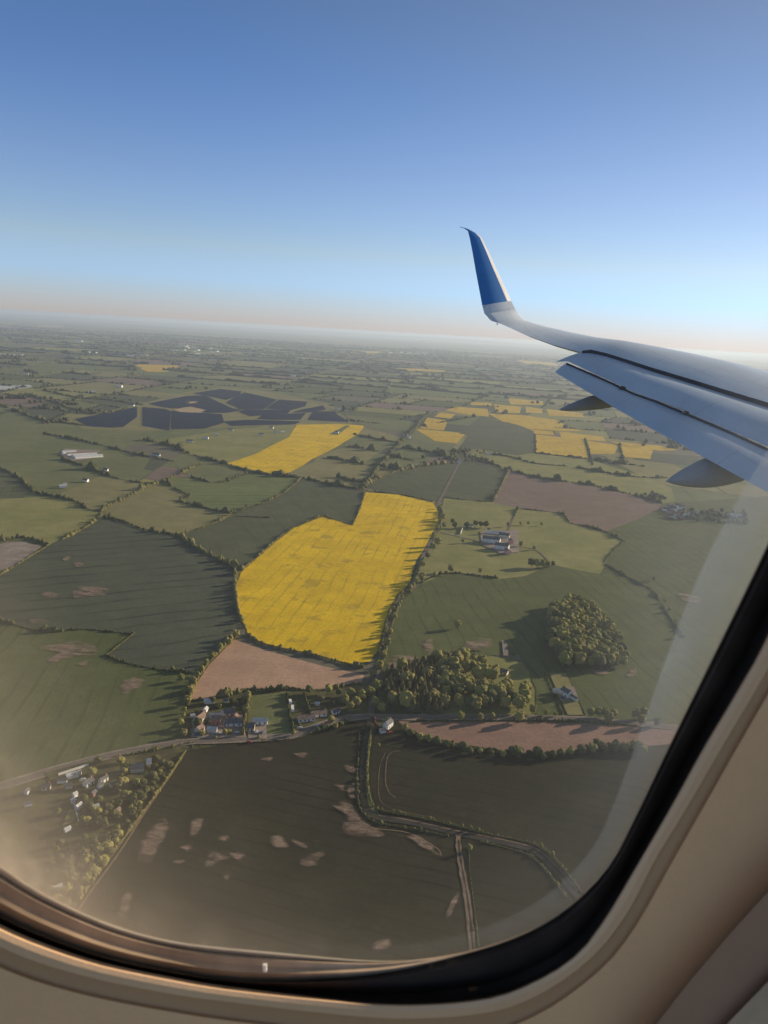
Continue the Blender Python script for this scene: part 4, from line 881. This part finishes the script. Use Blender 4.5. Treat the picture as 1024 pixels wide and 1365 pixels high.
# ------------------------------------------------------------------ solar arrays
SOL = [([(102.5,560),(181,545),(181,557),(164,569),(147,570),(118,568)],'leftmost dark solar array, separate from the rest by a green strip'),
([(191,545),(219,547),(227,550),(225,573),(191,567)],'solar array just right of the green strip'),
([(230,550),(294,554),(297,564),(273,571),(230,572)],'lower middle solar array under the pale strip'),
([(202,539),(249,530),(273,529),(290,537),(308,545),(320,547),(301,550),(277,550),(219,543)],'solar array with the tan oval gap in it'),
([(260,525),(294,520),(321,523),(318,528),(301,533),(287,530)],'uppermost solar array of the farm, nearest the horizon'),
([(303,537),(326,525),(355,531),(368,534),(351,545),(320,545)],'solar array right of the uppermost one'),
([(356,545),(373,534),(409,537),(406,542),(387,547)],'upper right solar array along the railway'),
([(320,550),(327,547),(385,548),(382,552),(334,555)],'thin solar array, upper of two flat strips'),
([(344,559),(351,555),(406,552),(399,560),(368,560)],'thin solar array, lower of two flat strips'),
([(411,560),(418,550),(443,550),(464,563)],'rightmost solar array above the upper yellow field'),
([(392,550),(402,547),(430,542),(433,547),(413,550)],'small solar array beside the railway'),
([(300,563),(330,561),(398,563),(390,566),(310,568)],'lowest thin solar array just above the yellow field')]
field('field', 'olive', SOLZ, z=0.6)
TAN = [[(231,545),(253,542),(280,547),(267,551),(239,550)],[(249,535),(264,534.6),(263,538.5),(250,538.5)]]
for poly, lab in SOL:
    mx_, my_ = sum(x for x, y in poly) / len(poly), sum(y for x, y in poly) / len(poly)
    poly = [(mx_ + (x - mx_) * 1.05, my_ + (y - my_) * 1.1) for x, y in poly]
    pp = [G(x, y) for x, y in poly]; pl = [(p.x, p.y) for p in pp]; c0 = sum(pp, Vector()) / len(pp)
    o = empty('solar_array', (c0.x, c0.y, GZ), 0, label=lab, cat='solar array', group='solar farm arrays')
    pn, fr = MB(), MB(); y = min(p.y for p in pp); y1 = max(p.y for p in pp)
    while y < y1:
        xs = []
        for i in range(len(pl)):
            (ax, ay), (bx, by) = pl[i - 1], pl[i]
            if (ay > y) != (by > y): xs.append(ax + (y - ay) / (by - ay) * (bx - ax))
        xs.sort()
        for a, b2 in zip(xs[::2], xs[1::2]):
            x = a
            while x < b2 - 3:
                x2 = min(b2, x + 24)
                q_ = topix(Vector(((x + x2) / 2, y, GZ)))
                if any(inpoly(q_[0], q_[1], tp) for tp in TAN): x = x2; continue
                pn.add([(x - c0.x, y - c0.y - 2.2, .7), (x2 - c0.x, y - c0.y - 2.2, .7), (x2 - c0.x, y - c0.y + 2.2, 2.3), (x - c0.x, y - c0.y + 2.2, 2.3)], [(0, 1, 2, 3)])
                fr.box(x - c0.x + .5, x2 - c0.x - .5, y - c0.y - .1, y - c0.y + .1, 0, 1.35)
                x = x2 + .4
        y += 6.2
    pn.build('panel', M['panel'], o); fr.build('support_frame', M['metal'], o)
# ------------------------------------------------------------------ the airliner: wing and cabin
AIR = empty('airliner', P3(600, 900, 0.9), 0, label='airliner seen from a window seat, blue winglet and flaps lowered', cat='airliner')
AIR.rotation_euler = (0, 0, 0)
def abuild(mb, name, mat, parent=None, smooth=True, auto=True):
    o0 = parent or AIR; loc = AIR.location
    mb.v = [tuple(Vector(v) - loc) for v in mb.v]
    return mb.build(name, mat, o0, smooth=smooth, auto=auto)
def paint(name, col, rough, streak=0.12, spec=0.5):
    m = bpy.data.materials.new(name); nt, b = nodes(m); p = obj_(nt)
    f = ramp_(nt, noise_(nt, p, 0.9, 5, 0.6), 0.35, 0.7); f2 = ramp_(nt, noise_(nt, p, 7, 4, 0.7), 0.45, 0.8)
    c = mixc(nt, f, col, tuple(x * (1 - streak) for x in col)); c = mixc(nt, math_(nt, 'MULTIPLY', f2, .35), c, tuple(x * .7 for x in col))
    nt.links.new(c, b.inputs['Base Color']); b.inputs['Roughness'].default_value = rough; b.inputs['Specular IOR Level'].default_value = spec
    return m
def panel_lines(m, sx, sy, rot_):
    nt = m.node_tree; b = nt.nodes['Principled BSDF']; src_ = b.inputs['Base Color'].links[0].from_socket
    mp = nt.nodes.new('ShaderNodeMapping'); mp.inputs['Rotation'].default_value = rot_; nt.links.new(obj_(nt), mp.inputs[0])
    br = nt.nodes.new('ShaderNodeTexBrick'); br.inputs['Scale'].default_value = 1.0; br.inputs['Mortar Size'].default_value = 0.006; br.inputs['Brick Width'].default_value = sx; br.inputs['Row Height'].default_value = sy; br.inputs['Mortar Smooth'].default_value = .3
    nt.links.new(mp.outputs[0], br.inputs['Vector']); nt.links.new(mixc(nt, math_(nt, 'MULTIPLY', br.outputs['Fac'], .45), src_, (0.08, 0.085, 0.09)), b.inputs['Base Color'])
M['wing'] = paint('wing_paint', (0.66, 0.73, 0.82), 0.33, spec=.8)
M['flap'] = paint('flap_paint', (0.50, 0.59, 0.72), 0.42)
panel_lines(M['wing'], 1.9, .62, (0, 0, .9)); panel_lines(M['flap'], 2.6, 1.4, (0, 0, .95))
M['blue'] = paint('blue_winglet_paint', (0.022, 0.20, 0.56), 0.45, 0.05, 0.25)
M['fair'] = paint('fairing_paint', (0.34, 0.35, 0.38), 0.5)
M['bare'] = paint('bare_leading_edge', (0.62, 0.62, 0.62), 0.3)
M['gapd'] = plain('dark_gap', (0.05, 0.055, 0.07), 0.8)
UPV = (U * 0.97 + R * 0.06).normalized()
def slab(rows, thick, name, mat, parent=None, camber=0.0, nose=0.35, nchord=8):
    """rows: list of (leading point, trailing point) 3D, thick: list of thickness; aerofoil loft"""
    mb = MB(); K = nchord; vs = []; 
    for (a, b2), t in zip(rows, thick):
        ch = b2 - a; up = UPV
        top = []; bot = []
        for k in range(K + 1):
            u = (k / K) ** 1.5
            th = t * (2.2 * math.sqrt(u) * (1 - u) ** 0.9 * 0.62 + 0.04 * (1 - u) + .02)
            c = a + ch * u
            top.append(c + up * camber * t * 4 * u * (1 - u)); bot.append(c - up * (th * 1.6) )
        vs += top + bot[::-1]
    n_ = 2 * (K + 1); R_ = len(rows)
    fs = [(i * n_ + k, i * n_ + (k + 1) % n_, (i + 1) * n_ + (k + 1) % n_, (i + 1) * n_ + k) for i in range(R_ - 1) for k in range(n_)]
    fs += [tuple(range(n_ - 1, -1, -1)), tuple((R_ - 1) * n_ + k for k in range(n_))]
    mb.add(vs, fs); return abuild(mb, name, mat, parent)
# main wing: (leading edge px, depth) , (rear px, depth)
ws = [((686,411),20.5,(646,418),20.0),((692,419.5),20.6,(655,427.5),20.0),((702,427.5),20.75,(668,431.5),19.9),((716,432.5),20.85,(684,438.5),19.8),((731,436.5),21.0,(703,447),19.7),((766,444.5),20.9,(738,459.5),19.5),((801,452),20.7,(773,468.5),19.3),((840,458),20.6,(809,472),19.1),((884,466),20.4,(838,481),18.8),((928,474.5),20.3,(868,491),18.5),((976,485),20.1,(928,509),17.9),((1024,497),20.0,(987,527),17.4),((1080,511),19.9,(1040,543),17.0),((1180,538),19.7,(1150,580),16.3),((1330,585),19.4,(1320,640),15.6),((1600,670),19.0,(1600,740),14.8)]
rows = [(P3(*a, da), P3(*b2, db)) for a, da, b2, db in ws]
wing = slab(rows, [0.08, .1, .12, .16, .2, .25, .3, .34, .38, .42, .46, .5, .55, .65, .8, 1.0], 'wing', M['wing'], camber=0.55)
# spoiler / flap bay dark gap
def strip(name, mat, pts, w, th_, parent=wing):
    mb = MB(); vs = []; fs = []
    for k, (x, y, d) in enumerate(pts):
        d -= 0.09; vs += [P3(x, y, d), P3(x, y + w[k], d + 0.02)]
        vs += [P3(x, y, d) - UPV * (0.12 - th_), P3(x, y + w[k], d + .05) - UPV * (0.12 - th_)]
        if k:
            b3 = 4 * k; fs += [(b3 - 4, b3, b3 + 1, b3 - 3), (b3 - 2, b3 + 2, b3 + 3, b3 - 1), (b3 - 4, b3 - 2, b3 + 2, b3), (b3 - 3, b3 + 1, b3 + 3, b3 - 1)]
    mb.add(vs, fs); return abuild(mb, name, M[mat], parent, smooth=False, auto=False)
strip('flap_gap', 'gapd', [(776,467.5,19.2),(788,466,19.18),(809,470.8,19.05),(838,479.8,18.75),(868,489.6,18.45),(928,507.6,17.85),(987,525.5,17.35),(1040,541.5,16.95),(1150,578,16.25),(1320,638,15.5)], [.8,1.6,2.1,2.5,2.9,3.4,3.8,4.2,5,7], 0)
fa_ = [((782,467.6),19.25,(741,482.5),18.9),((790,468.5),19.2,(757,481.5),18.8),((812,474.5),19.05,(796,499.5),18.2),((840,484),18.75,(820,510.5),17.85),((870,494),18.45,(845,522.5),17.45),((930,513),17.85,(877,533.5),17.0),((990,532),17.35,(921,551.5),16.5),((1042,548),16.95,(972,573),16.0),((1152,586),16.25,(1062,611),15.4),((1322,648),15.5,(1260,700),14.6)]
rows = [(P3(*a, da + .02), P3(*b2, db)) for a, da, b2, db in fa_]
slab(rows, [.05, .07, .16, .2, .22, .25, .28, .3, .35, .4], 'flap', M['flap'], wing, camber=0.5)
fb_ = [((753,485.5),18.75,(740,496),18.4),((757,484),18.75,(744,498.5),18.35),((796,501.5),18.2,(779,519.5),17.6),((820,512.5),17.85,(800,531.5),17.2),((845,524.5),17.45,(818,542.5),16.9),((877,535.5),17.0,(868,571),16.1),((921,553.5),16.5,(908,592),15.6),((972,575),16.0,(962,622),15.0),((1024,598.5),15.6,(1026,657),14.5),((1150,655),14.7,(1180,745),13.4)]
rows = [(P3(*a, da + .02), P3(*b2, db)) for a, da, b2, db in fb_]
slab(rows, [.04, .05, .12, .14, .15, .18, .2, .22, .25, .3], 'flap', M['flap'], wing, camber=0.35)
strip('flap_slot', 'gapd', [(755,483.2,18.78),(796,500.4,18.2),(820,511.5,17.85),(845,523.4,17.45),(877,534.4,17.0),(921,552.4,16.5),(972,574,16.0),(1024,597.5,15.6),(1150,654,14.7)], [1.0,1.1,1.2,1.2,1.3,1.4,1.6,1.8,2.2], 0)
strip('bright_lip', 'bare', [(876,532.2,16.95),(890,537.3,16.83),(904,543,16.68),(914,547,16.58)], [.3,.6,.6,.3], 0.11)
for x, y, d in ((831,516.5,17.65),(915,549.5,16.55)):
    mb = MB(); mb.add([P3(x - 2, y - .5, d), P3(x + 4, y + 1.5, d), P3(x, y + 3.5, d - .1), P3(x - 6, y + 2, d - .1)] + [P3(x - 2, y - .5, d) + UPV * .03, P3(x + 4, y + 1.5, d) + UPV * .03, P3(x, y + 3.5, d - .1) + UPV * .03, P3(x - 6, y + 2, d - .1) + UPV * .03], [(0, 3, 2, 1), (4, 5, 6, 7), (0, 1, 5, 4), (1, 2, 6, 5), (2, 3, 7, 6), (3, 0, 4, 7)])
    abuild(mb, 'flap_hinge', M['gapd'], wing, smooth=False, auto=False)
# flap track fairings: canoe bodies
def canoe(tail, mid, nose, dt, dm, dn, rad, flat=0.75):
    mb = MB(); pts = crom([(*tail, dt), (*mid, dm), (*nose, dn)], 10); N = 18; vs = []
    for k, (x, y, d) in enumerate(pts):
        u = k / (len(pts) - 1); r = rad * (math.sin(min(1, u * 1.0) * math.pi * .62) ** 1.1) * (1 if u < .8 else 1 - (u - .8) * 1.5) + 0.004
        c = P3(x, y, d); ax = F * .75 + R * .1; sd = R.cross(UPV)
        # sides roughly across the tangent
        tg = (P3(*pts[min(k + 1, len(pts) - 1)][:2], pts[min(k + 1, len(pts) - 1)][2]) - P3(*pts[max(0, k - 1)][:2], pts[max(0, k - 1)][2])).normalized()
        s1 = tg.cross(UPV).normalized(); u1 = s1.cross(tg).normalized()
        vs += [c + s1 * math.cos(6.283 * j / N) * r * flat + u1 * math.sin(6.283 * j / N) * r for j in range(N)]
    mb.add(vs, [(k * N + j, k * N + (j + 1) % N, k * N + N + (j + 1) % N, k * N + N + j) for k in range(len(pts) - 1) for j in range(N)] + [tuple(range(N)), tuple((len(pts) - 1) * N + j for j in range(N - 1, -1, -1))])
    return abuild(mb, 'flap_track_fairing', M['fair'], wing)
canoe((745,546.5), (785,538), (835,528), 17.5, 18.0, 18.9, .19)
canoe((888,641.5), (940,631), (1010,612), 15.0, 15.5, 16.6, .36)
# winglet
wl = [((612.5,302.5),20.25,(613.5,302.2),20.25),((619,304.5),20.25,(624,304.8),20.28),((624,308),20.2,(634.5,310.2),20.3),((626.5,318),20.2,(642,316.5),20.33),((630,336),20.15,(651.5,336),20.35),((634.5,362),20.12,(661,357),20.38),((640,391),20.08,(673,382),20.42),((643,407),20.05,(681.5,401),20.46),((646,418.3),20.0,(686.5,411),20.5)]
def winglet(name, seg, mat, fr=(0.0, 1.0), caps=True, dq=0.0):
    mb = MB(); vs = []; K = 6
    for a, da, b2, db in seg:
        p, q = P3(*a, da), P3(*b2, db); p, q = p.lerp(q, fr[0]), p.lerp(q, fr[1]) + ray(*b2) * dq; nrm = (q - p).cross(UPV).normalized(); 
        if nrm.dot(F) < 0: nrm = -nrm
        L = (q - p).length
        front = [p.lerp(q, k / K) - nrm * L * .035 * math.sin(math.pi * k / K) for k in range(K + 1)]
        back = [p.lerp(q, k / K) + nrm * (L * .06 * math.sin(math.pi * (k / K)) + .004) for k in range(K + 1)]
        vs += front + back[::-1]
    n_ = 2 * K + 2
    mb.add(vs, [(i * n_ + k, i * n_ + (k + 1) % n_, (i + 1) * n_ + (k + 1) % n_, (i + 1) * n_ + k) for i in range(len(seg) - 1) for k in range(n_)] + ([tuple(range(n_)), tuple((len(seg) - 1) * n_ + k for k in range(n_))] if caps else []))
    return abuild(mb, name, M[mat], wing)
winglet('winglet', wl[:8], 'blue', (0, .86))
winglet('winglet_leading_edge', wl[1:8], 'bare', (.865, 1.0), dq=.13)
winglet('winglet_root', [wl[7], wl[8]], 'wing', caps=False)
# static wicks / fuel nozzle bumps on the tip trailing edge
for x, y in ((652,424),(662,431)):
    mb = MB(); mb.add([P3(x - 1, y, 20.0), P3(x + 2.5, y + .5, 20.0), P3(x + 1, y + 2.2, 19.95), P3(x - 1, y, 20.06), P3(x + 2.5, y + .5, 20.06), P3(x + 1, y + 2.2, 20.0)], [(0, 1, 2), (5, 4, 3), (0, 3, 4, 1), (1, 4, 5, 2), (2, 5, 3, 0)])
    abuild(mb, 'wing_tip_fitting', M['bare'], wing, smooth=False, auto=False)
# ---------------------------------------- cabin window
def wp(px, py, off=0.0):
    """point on the cabin wall plane seen at this pixel; off metres toward the cabin"""
    inv = 2.55 - (py - 1250) / 1550 * 0.95 - (px - 500) / 1000 * 0.22
    return P3(px, py, 1 / inv - off)
INNER = [(0,1165),(60,1201),(150,1240),(250,1264),(400,1278),(520,1283),(620,1270),(702,1243),(761,1207),(811,1156),(843,1098),(890,1000),(952,874),(1023,728),(1150,455),(1240,250),(1290,60),(1265,-110),(1150,-230),(900,-300),(500,-320),(100,-300),(-160,-220),(-290,-60),(-320,200),(-290,600),(-220,900),(-140,1040),(-70,1118)]
OUTER = [(0,1237),(59,1262),(137,1287),(234,1307),(300,1318),(417,1331),(534,1339),(650,1330),(722,1303),(772,1269),(808,1222),(843,1164),(893,1078),(936,1000),(988,912),(1026,842),(1180,530),(1300,260),(1360,40),(1330,-160),(1190,-300),(920,-370),(500,-390),(70,-370),(-220,-280),(-360,-90),(-390,200),(-370,620),(-300,940),(-190,1110),(-90,1190)]
GRV1 = [(0,1262),(60,1286),(137,1307),(234,1326),(300,1335),(417,1349),(534,1358),(650,1350),(722,1324),(788,1277),(835,1219),(874,1145),(915,1078),(960,1000),(1012,912),(1060,825),(1215,530),(1335,260),(1400,40),(1365,-180),(1210,-330),(930,-405),(500,-425),(50,-405),(-250,-305),(-395,-100),(-425,200),(-405,640),(-335,960),(-220,1130),(-100,1213)]
GRV2 = [(0,1290),(60,1312),(137,1332),(234,1350),(300,1360),(417,1374),(534,1384),(650,1376),(722,1350),(796,1297),(843,1242),(897,1148),(938,1076),(981,1000),(1036,905),(1084,825),(1240,530),(1365,260),(1432,40),(1392,-200),(1230,-360),(940,-432),(500,-452),(35,-432),(-275,-325),(-422,-110),(-455,200),(-435,650),(-362,975),(-245,1150),(-110,1240)]
def resample(pts, n_, off):
    c = crom(pts, 12, True); w = [wp(x, y, off) for x, y in c]; L = [0]
    for i in range(len(w)): L.append(L[-1] + (w[(i + 1) % len(w)] - w[i]).length)
    # sample by angle around a fixed centre so that the rings correspond
    cx, cy = 480, 480; out = []
    ang = [math.atan2(y - cy, x - cx) for x, y in c]
    for k in range(n_):
        t = -math.pi + 2 * math.pi * k / n_; best = None
        for i in range(len(c)):
            a, b2 = ang[i], ang[(i + 1) % len(c)]
            da = (b2 - a + math.pi) % (2 * math.pi) - math.pi; dt = (t - a + math.pi) % (2 * math.pi) - math.pi
            if da != 0 and 0 <= dt / da < 1 and abs(da) < 1: best = (i, dt / da); break
        i, f = best; p, q = c[i], c[(i + 1) % len(c)]
        out.append((p[0] + (q[0] - p[0]) * f, p[1] + (q[1] - p[1]) * f))
    return out
NR = 220
RI, RO, R1, R2_ = (resample(p, NR, 0) for p in (INNER, OUTER, GRV1, GRV2))
def mixr(A_, B_, t): return [(a[0] + (b2[0] - a[0]) * t, a[1] + (b2[1] - a[1]) * t) for a, b2 in zip(A_, B_)]
def rings(name, mat, rs, parent, smooth=True):
    mb = MB(); vs = []
    for pts, off in rs: vs += [wp(x, y, off) for x, y in pts]
    mb.add(vs, [(i * NR + k, i * NR + (k + 1) % NR, (i + 1) * NR + (k + 1) % NR, (i + 1) * NR + k) for i in range(len(rs) - 1) for k in range(NR)])
    return abuild(mb, name, M[mat], parent, smooth=smooth, auto=True)
def cabin_plastic(name, col, rough=0.55):
    m = bpy.data.materials.new(name); nt, b = nodes(m); p = obj_(nt)
    f = ramp_(nt, noise_(nt, p, 14, 5, .6), .35, .7); c = mixc(nt, math_(nt, 'MULTIPLY', f, .5), col, tuple(x * .86 for x in col))
    f2 = ramp_(nt, noise_(nt, p, 700, 3, .6), .3, .7); c = mixc(nt, math_(nt, 'MULTIPLY', f2, .22), c, tuple(x * .8 for x in col))
    nt.links.new(c, b.inputs['Base Color']); b.inputs['Roughness'].default_value = rough; b.inputs['Specular IOR Level'].default_value = .3
    bp = nt.nodes.new('ShaderNodeBump'); bp.inputs['Strength'].default_value = .25; bp.inputs['Distance'].default_value = .0006
    nt.links.new(noise_(nt, p, 900, 2), bp.inputs['Height']); nt.links.new(bp.outputs[0], b.inputs['Normal'])
    return m
M['cabin'] = cabin_plastic('cabin_wall_plastic', (0.92, 0.56, 0.30))
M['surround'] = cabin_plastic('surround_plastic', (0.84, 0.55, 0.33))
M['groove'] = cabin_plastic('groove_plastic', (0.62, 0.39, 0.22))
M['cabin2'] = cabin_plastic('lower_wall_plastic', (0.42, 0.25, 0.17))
M['seal'] = plain('window_seal_rubber', (0.05, 0.038, 0.032), 0.8, var=.2, scale=25, spec=.12)
M['reveal'] = plain('window_reveal', (0.5, 0.365, 0.25), 0.8, var=.2, scale=18, spec=.1)
M['lip'] = plain('pane_retainer_lip', (0.35, 0.29, 0.22), 0.35, var=.1, scale=30, spec=.5)
win = rings('window_surround', 'surround', [(RO, -0.004), (mixr(RO, R1, .12), 0.0045), (mixr(RO, R1, .5), 0.0065), (R1, 0.006)], None)
win['label'] = 'beige plastic surround of the cabin window'
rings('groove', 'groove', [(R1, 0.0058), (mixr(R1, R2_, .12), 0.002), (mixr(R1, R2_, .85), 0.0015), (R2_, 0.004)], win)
def lowleft(a, b2):
    """radial position that moves from a (right side) to b2 (lower left side), where the reveal is wider"""
    out = []
    for k in range(NR):
        th = math.degrees(-math.pi + 2 * math.pi * k / NR); u = min(1, max(0, (th - 78) / 26)) if th > 0 else (1 if th < -120 else 0)
        out.append(a + (b2 - a) * u * u * (3 - 2 * u))
    return out
def mixt(A_, B_, T): return [(a[0] + (b2[0] - a[0]) * t, a[1] + (b2[1] - a[1]) * t) for a, b2, t in zip(A_, B_, T)]
rings('window_seal', 'seal', [(mixt(RI, RO, lowleft(.02, .74)), -0.019), (mixt(RI, RO, lowleft(.2, .77)), -0.012), (mixt(RI, RO, lowleft(.4, .8)), -0.0125), (mixt(RI, RO, lowleft(.72, .86)), -0.020), (mixr(RI, RO, .9), -0.014), (mixr(RI, RO, .985), -0.003), (mixr(RI, RO, 1.04), -.002)], win)
rings('window_reveal', 'reveal', [(mixr(RI, RO, -.02), -0.0255), (mixt(RI, RO, lowleft(-.01, .1)), -0.0215), (mixt(RI, RO, lowleft(.0, .3)), -0.0205), (mixt(RI, RO, lowleft(.01, .5)), -0.0165), (mixt(RI, RO, lowleft(.03, .76)), -0.0192)], win)
rings('retainer_lip', 'lip', [(mixt(RI, RO, lowleft(.0, -.14)), -0.0262), (mixt(RI, RO, lowleft(.005, -.08)), -0.0238), (mixt(RI, RO, lowleft(.01, -.02)), -0.0236), (mixt(RI, RO, lowleft(.012, .02)), -0.0255)], win)
# wall panel around the window out to a big rectangle
ext = []
for x, y in R2_:
    t = math.atan2(y - 480, x - 480); X, Y = math.cos(t), math.sin(t); s = min(1350 / max(abs(X), 1e-6), 1500 / max(abs(Y), 1e-6)); ext.append((480 + X * s, 480 + Y * s))
pn = rings('cabin_wall', 'cabin', [(R2_, 0.004), (mixr(R2_, ext, .02), 0.0052), (mixr(R2_, ext, .12), 0.008), (mixr(R2_, ext, .3), 0.013), (mixr(R2_, ext, .6), 0.022), (ext, 0.04)], None)
pn['label'] = 'beige cabin wall panel around the window'
# lower side wall piece with its seam, bottom right
def poly_slab(name, mat, pts, o1, o2, parent):
    mb = MB(); n_ = len(pts); vs = [wp(x, y, o1) for x, y in pts] + [wp(x, y, o2) for x, y in pts]
    mb.add(vs, [tuple(range(n_)), tuple(range(2 * n_ - 1, n_ - 1, -1))] + [(k, (k + 1) % n_, n_ + (k + 1) % n_, n_ + k) for k in range(n_)])
    o = abuild(mb, name, M[mat], parent, smooth=False, auto=False)
    bv = o.modifiers.new('edge', 'BEVEL'); bv.width = .0012; bv.segments = 3
    return o
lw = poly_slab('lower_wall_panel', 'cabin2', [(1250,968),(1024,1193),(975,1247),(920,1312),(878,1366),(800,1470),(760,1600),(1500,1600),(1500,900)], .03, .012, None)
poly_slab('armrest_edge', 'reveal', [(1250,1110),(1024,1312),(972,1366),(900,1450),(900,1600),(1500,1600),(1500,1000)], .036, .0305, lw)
# breather speck on the reveal
mb = MB(); vs = [wp(353 + dx, 1288 + dy, -.014) for dx, dy in ((-2, -4), (3, -4), (3, 5), (-1, 5))]; vs += [v - F * .002 for v in vs]
mb.add(vs, [(0, 1, 2, 3), (4, 5, 6, 7), (0, 1, 5, 4), (1, 2, 6, 5), (2, 3, 7, 6), (3, 0, 4, 7)]); abuild(mb, 'water_droplet', M['white'], win, smooth=False)
# panes
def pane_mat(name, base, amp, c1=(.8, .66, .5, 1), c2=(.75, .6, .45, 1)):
    """clear acrylic with a film of dust and fine scratches; the 'dust' attribute thickens the film to paint glare on the glass"""
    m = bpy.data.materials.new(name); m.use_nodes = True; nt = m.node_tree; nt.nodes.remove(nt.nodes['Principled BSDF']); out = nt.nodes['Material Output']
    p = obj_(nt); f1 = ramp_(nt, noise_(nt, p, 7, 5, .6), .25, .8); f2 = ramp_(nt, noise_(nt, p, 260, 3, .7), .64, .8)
    at = nt.nodes.new('ShaderNodeAttribute'); at.attribute_name = 'dust_glare'
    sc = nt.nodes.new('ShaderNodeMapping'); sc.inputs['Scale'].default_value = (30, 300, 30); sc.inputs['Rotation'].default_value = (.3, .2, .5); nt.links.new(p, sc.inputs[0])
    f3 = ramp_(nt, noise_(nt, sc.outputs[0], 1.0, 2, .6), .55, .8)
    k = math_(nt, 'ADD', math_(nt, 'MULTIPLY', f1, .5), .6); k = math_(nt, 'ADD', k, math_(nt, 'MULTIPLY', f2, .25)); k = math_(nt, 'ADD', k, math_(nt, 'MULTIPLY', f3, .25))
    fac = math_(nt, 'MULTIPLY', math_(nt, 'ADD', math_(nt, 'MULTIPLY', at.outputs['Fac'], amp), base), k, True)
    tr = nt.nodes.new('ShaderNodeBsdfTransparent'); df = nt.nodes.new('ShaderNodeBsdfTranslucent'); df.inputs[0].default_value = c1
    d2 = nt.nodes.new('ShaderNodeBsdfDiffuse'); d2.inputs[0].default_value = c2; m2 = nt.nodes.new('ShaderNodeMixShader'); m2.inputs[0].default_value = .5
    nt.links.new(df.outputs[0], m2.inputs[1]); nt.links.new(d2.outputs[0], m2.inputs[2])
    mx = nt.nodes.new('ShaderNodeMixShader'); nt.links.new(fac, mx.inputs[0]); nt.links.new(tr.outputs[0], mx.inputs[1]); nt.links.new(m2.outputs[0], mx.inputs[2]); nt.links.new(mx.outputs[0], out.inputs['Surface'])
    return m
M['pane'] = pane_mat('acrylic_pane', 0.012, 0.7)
def inward(px_):
    out = []
    for k, (x, y) in enumerate(RI):
        t = -math.pi + 2 * math.pi * k / NR; w = px_(math.degrees(t)); out.append((x - math.cos(t) * w, y - math.sin(t) * w))
    return out
def bump_(th, c, s_): d = (th - c + 180) % 360 - 180; return math.exp(-(d / s_) ** 2)
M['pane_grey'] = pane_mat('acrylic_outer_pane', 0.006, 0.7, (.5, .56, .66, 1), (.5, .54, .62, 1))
def glare_pane(name, rs, off, mat='pane'):
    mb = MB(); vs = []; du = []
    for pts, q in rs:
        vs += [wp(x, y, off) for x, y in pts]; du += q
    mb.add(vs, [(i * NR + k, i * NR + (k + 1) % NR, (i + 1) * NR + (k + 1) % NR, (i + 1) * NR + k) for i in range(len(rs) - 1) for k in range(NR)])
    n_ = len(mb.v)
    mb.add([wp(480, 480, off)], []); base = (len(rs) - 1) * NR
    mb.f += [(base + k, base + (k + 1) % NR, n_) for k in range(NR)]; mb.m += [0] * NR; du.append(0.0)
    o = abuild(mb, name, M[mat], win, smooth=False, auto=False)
    at = o.data.attributes.new('dust_glare', 'FLOAT', 'POINT'); at.data.foreach_set('value', du); return o
def dust_glare(fn): return [fn(math.degrees(-math.pi + 2 * math.pi * k / NR)) for k in range(NR)]
LLW = lambda th: 0.1 + 1.7 * bump_(th, 136, 28)  # thicker film at lower left paints glare over the grimy glass
glare_pane('inner_pane', [(mixr(RI, RO, .06), dust_glare(lambda th: LLW(th) * .8)), (inward(lambda th: 14), dust_glare(lambda th: LLW(th) * .75)), (inward(lambda th: 50 + 20 * bump_(th, 132, 30)), dust_glare(lambda th: LLW(th) * .45)),
  (inward(lambda th: 110 + 60 * bump_(th, 132, 30)), dust_glare(lambda th: LLW(th) * .2)), (inward(lambda th: 200 + 90 * bump_(th, 132, 30)), dust_glare(lambda th: LLW(th) * .06)), (inward(lambda th: 330), dust_glare(lambda th: 0.0))], -.0255)
RW = lambda th: 18 + 46 * bump_(th, 30, 34)  # strip at right paints the bright reveal's reflection in the pane
glare_pane('outer_pane', [(mixr(RI, RO, .06), dust_glare(lambda th: .35 * bump_(th, 25, 40))), (inward(lambda th: RW(th) * .6), dust_glare(lambda th: .55 * bump_(th, 25, 42))), (inward(RW), dust_glare(lambda th: .62 * bump_(th, 25, 40))), (inward(lambda th: RW(th) + 4), dust_glare(lambda th: .2 * bump_(th, 25, 36))),
  (inward(lambda th: RW(th) + 45), dust_glare(lambda th: .17 * bump_(th, 22, 40))), (inward(lambda th: RW(th) + 150), dust_glare(lambda th: 0.0))], -.030, 'pane_grey')
# ------------------------------------------------------------------ haze
hz = MB(); hz.box(-66000, 66000, -4500, 70000, -1.0, H + 6)
hm = bpy.data.materials.new('haze_air'); hm.use_nodes = True; nt = hm.node_tree; nt.nodes.remove(nt.nodes['Principled BSDF'])
pv = nt.nodes.new('ShaderNodeVolumePrincipled'); pv.inputs['Density'].default_value = 5.6e-5; pv.inputs['Color'].default_value = (.74, .86, 1, 1); pv.inputs['Anisotropy'].default_value = .3
nt.links.new(pv.outputs[0], nt.nodes['Material Output'].inputs['Volume'])
tag(hz.build('haze', hm), 'pale air haze over the whole plain', 'haze', kind='stuff')
print('TREES', TC, 'objs', len(bpy.data.objects))
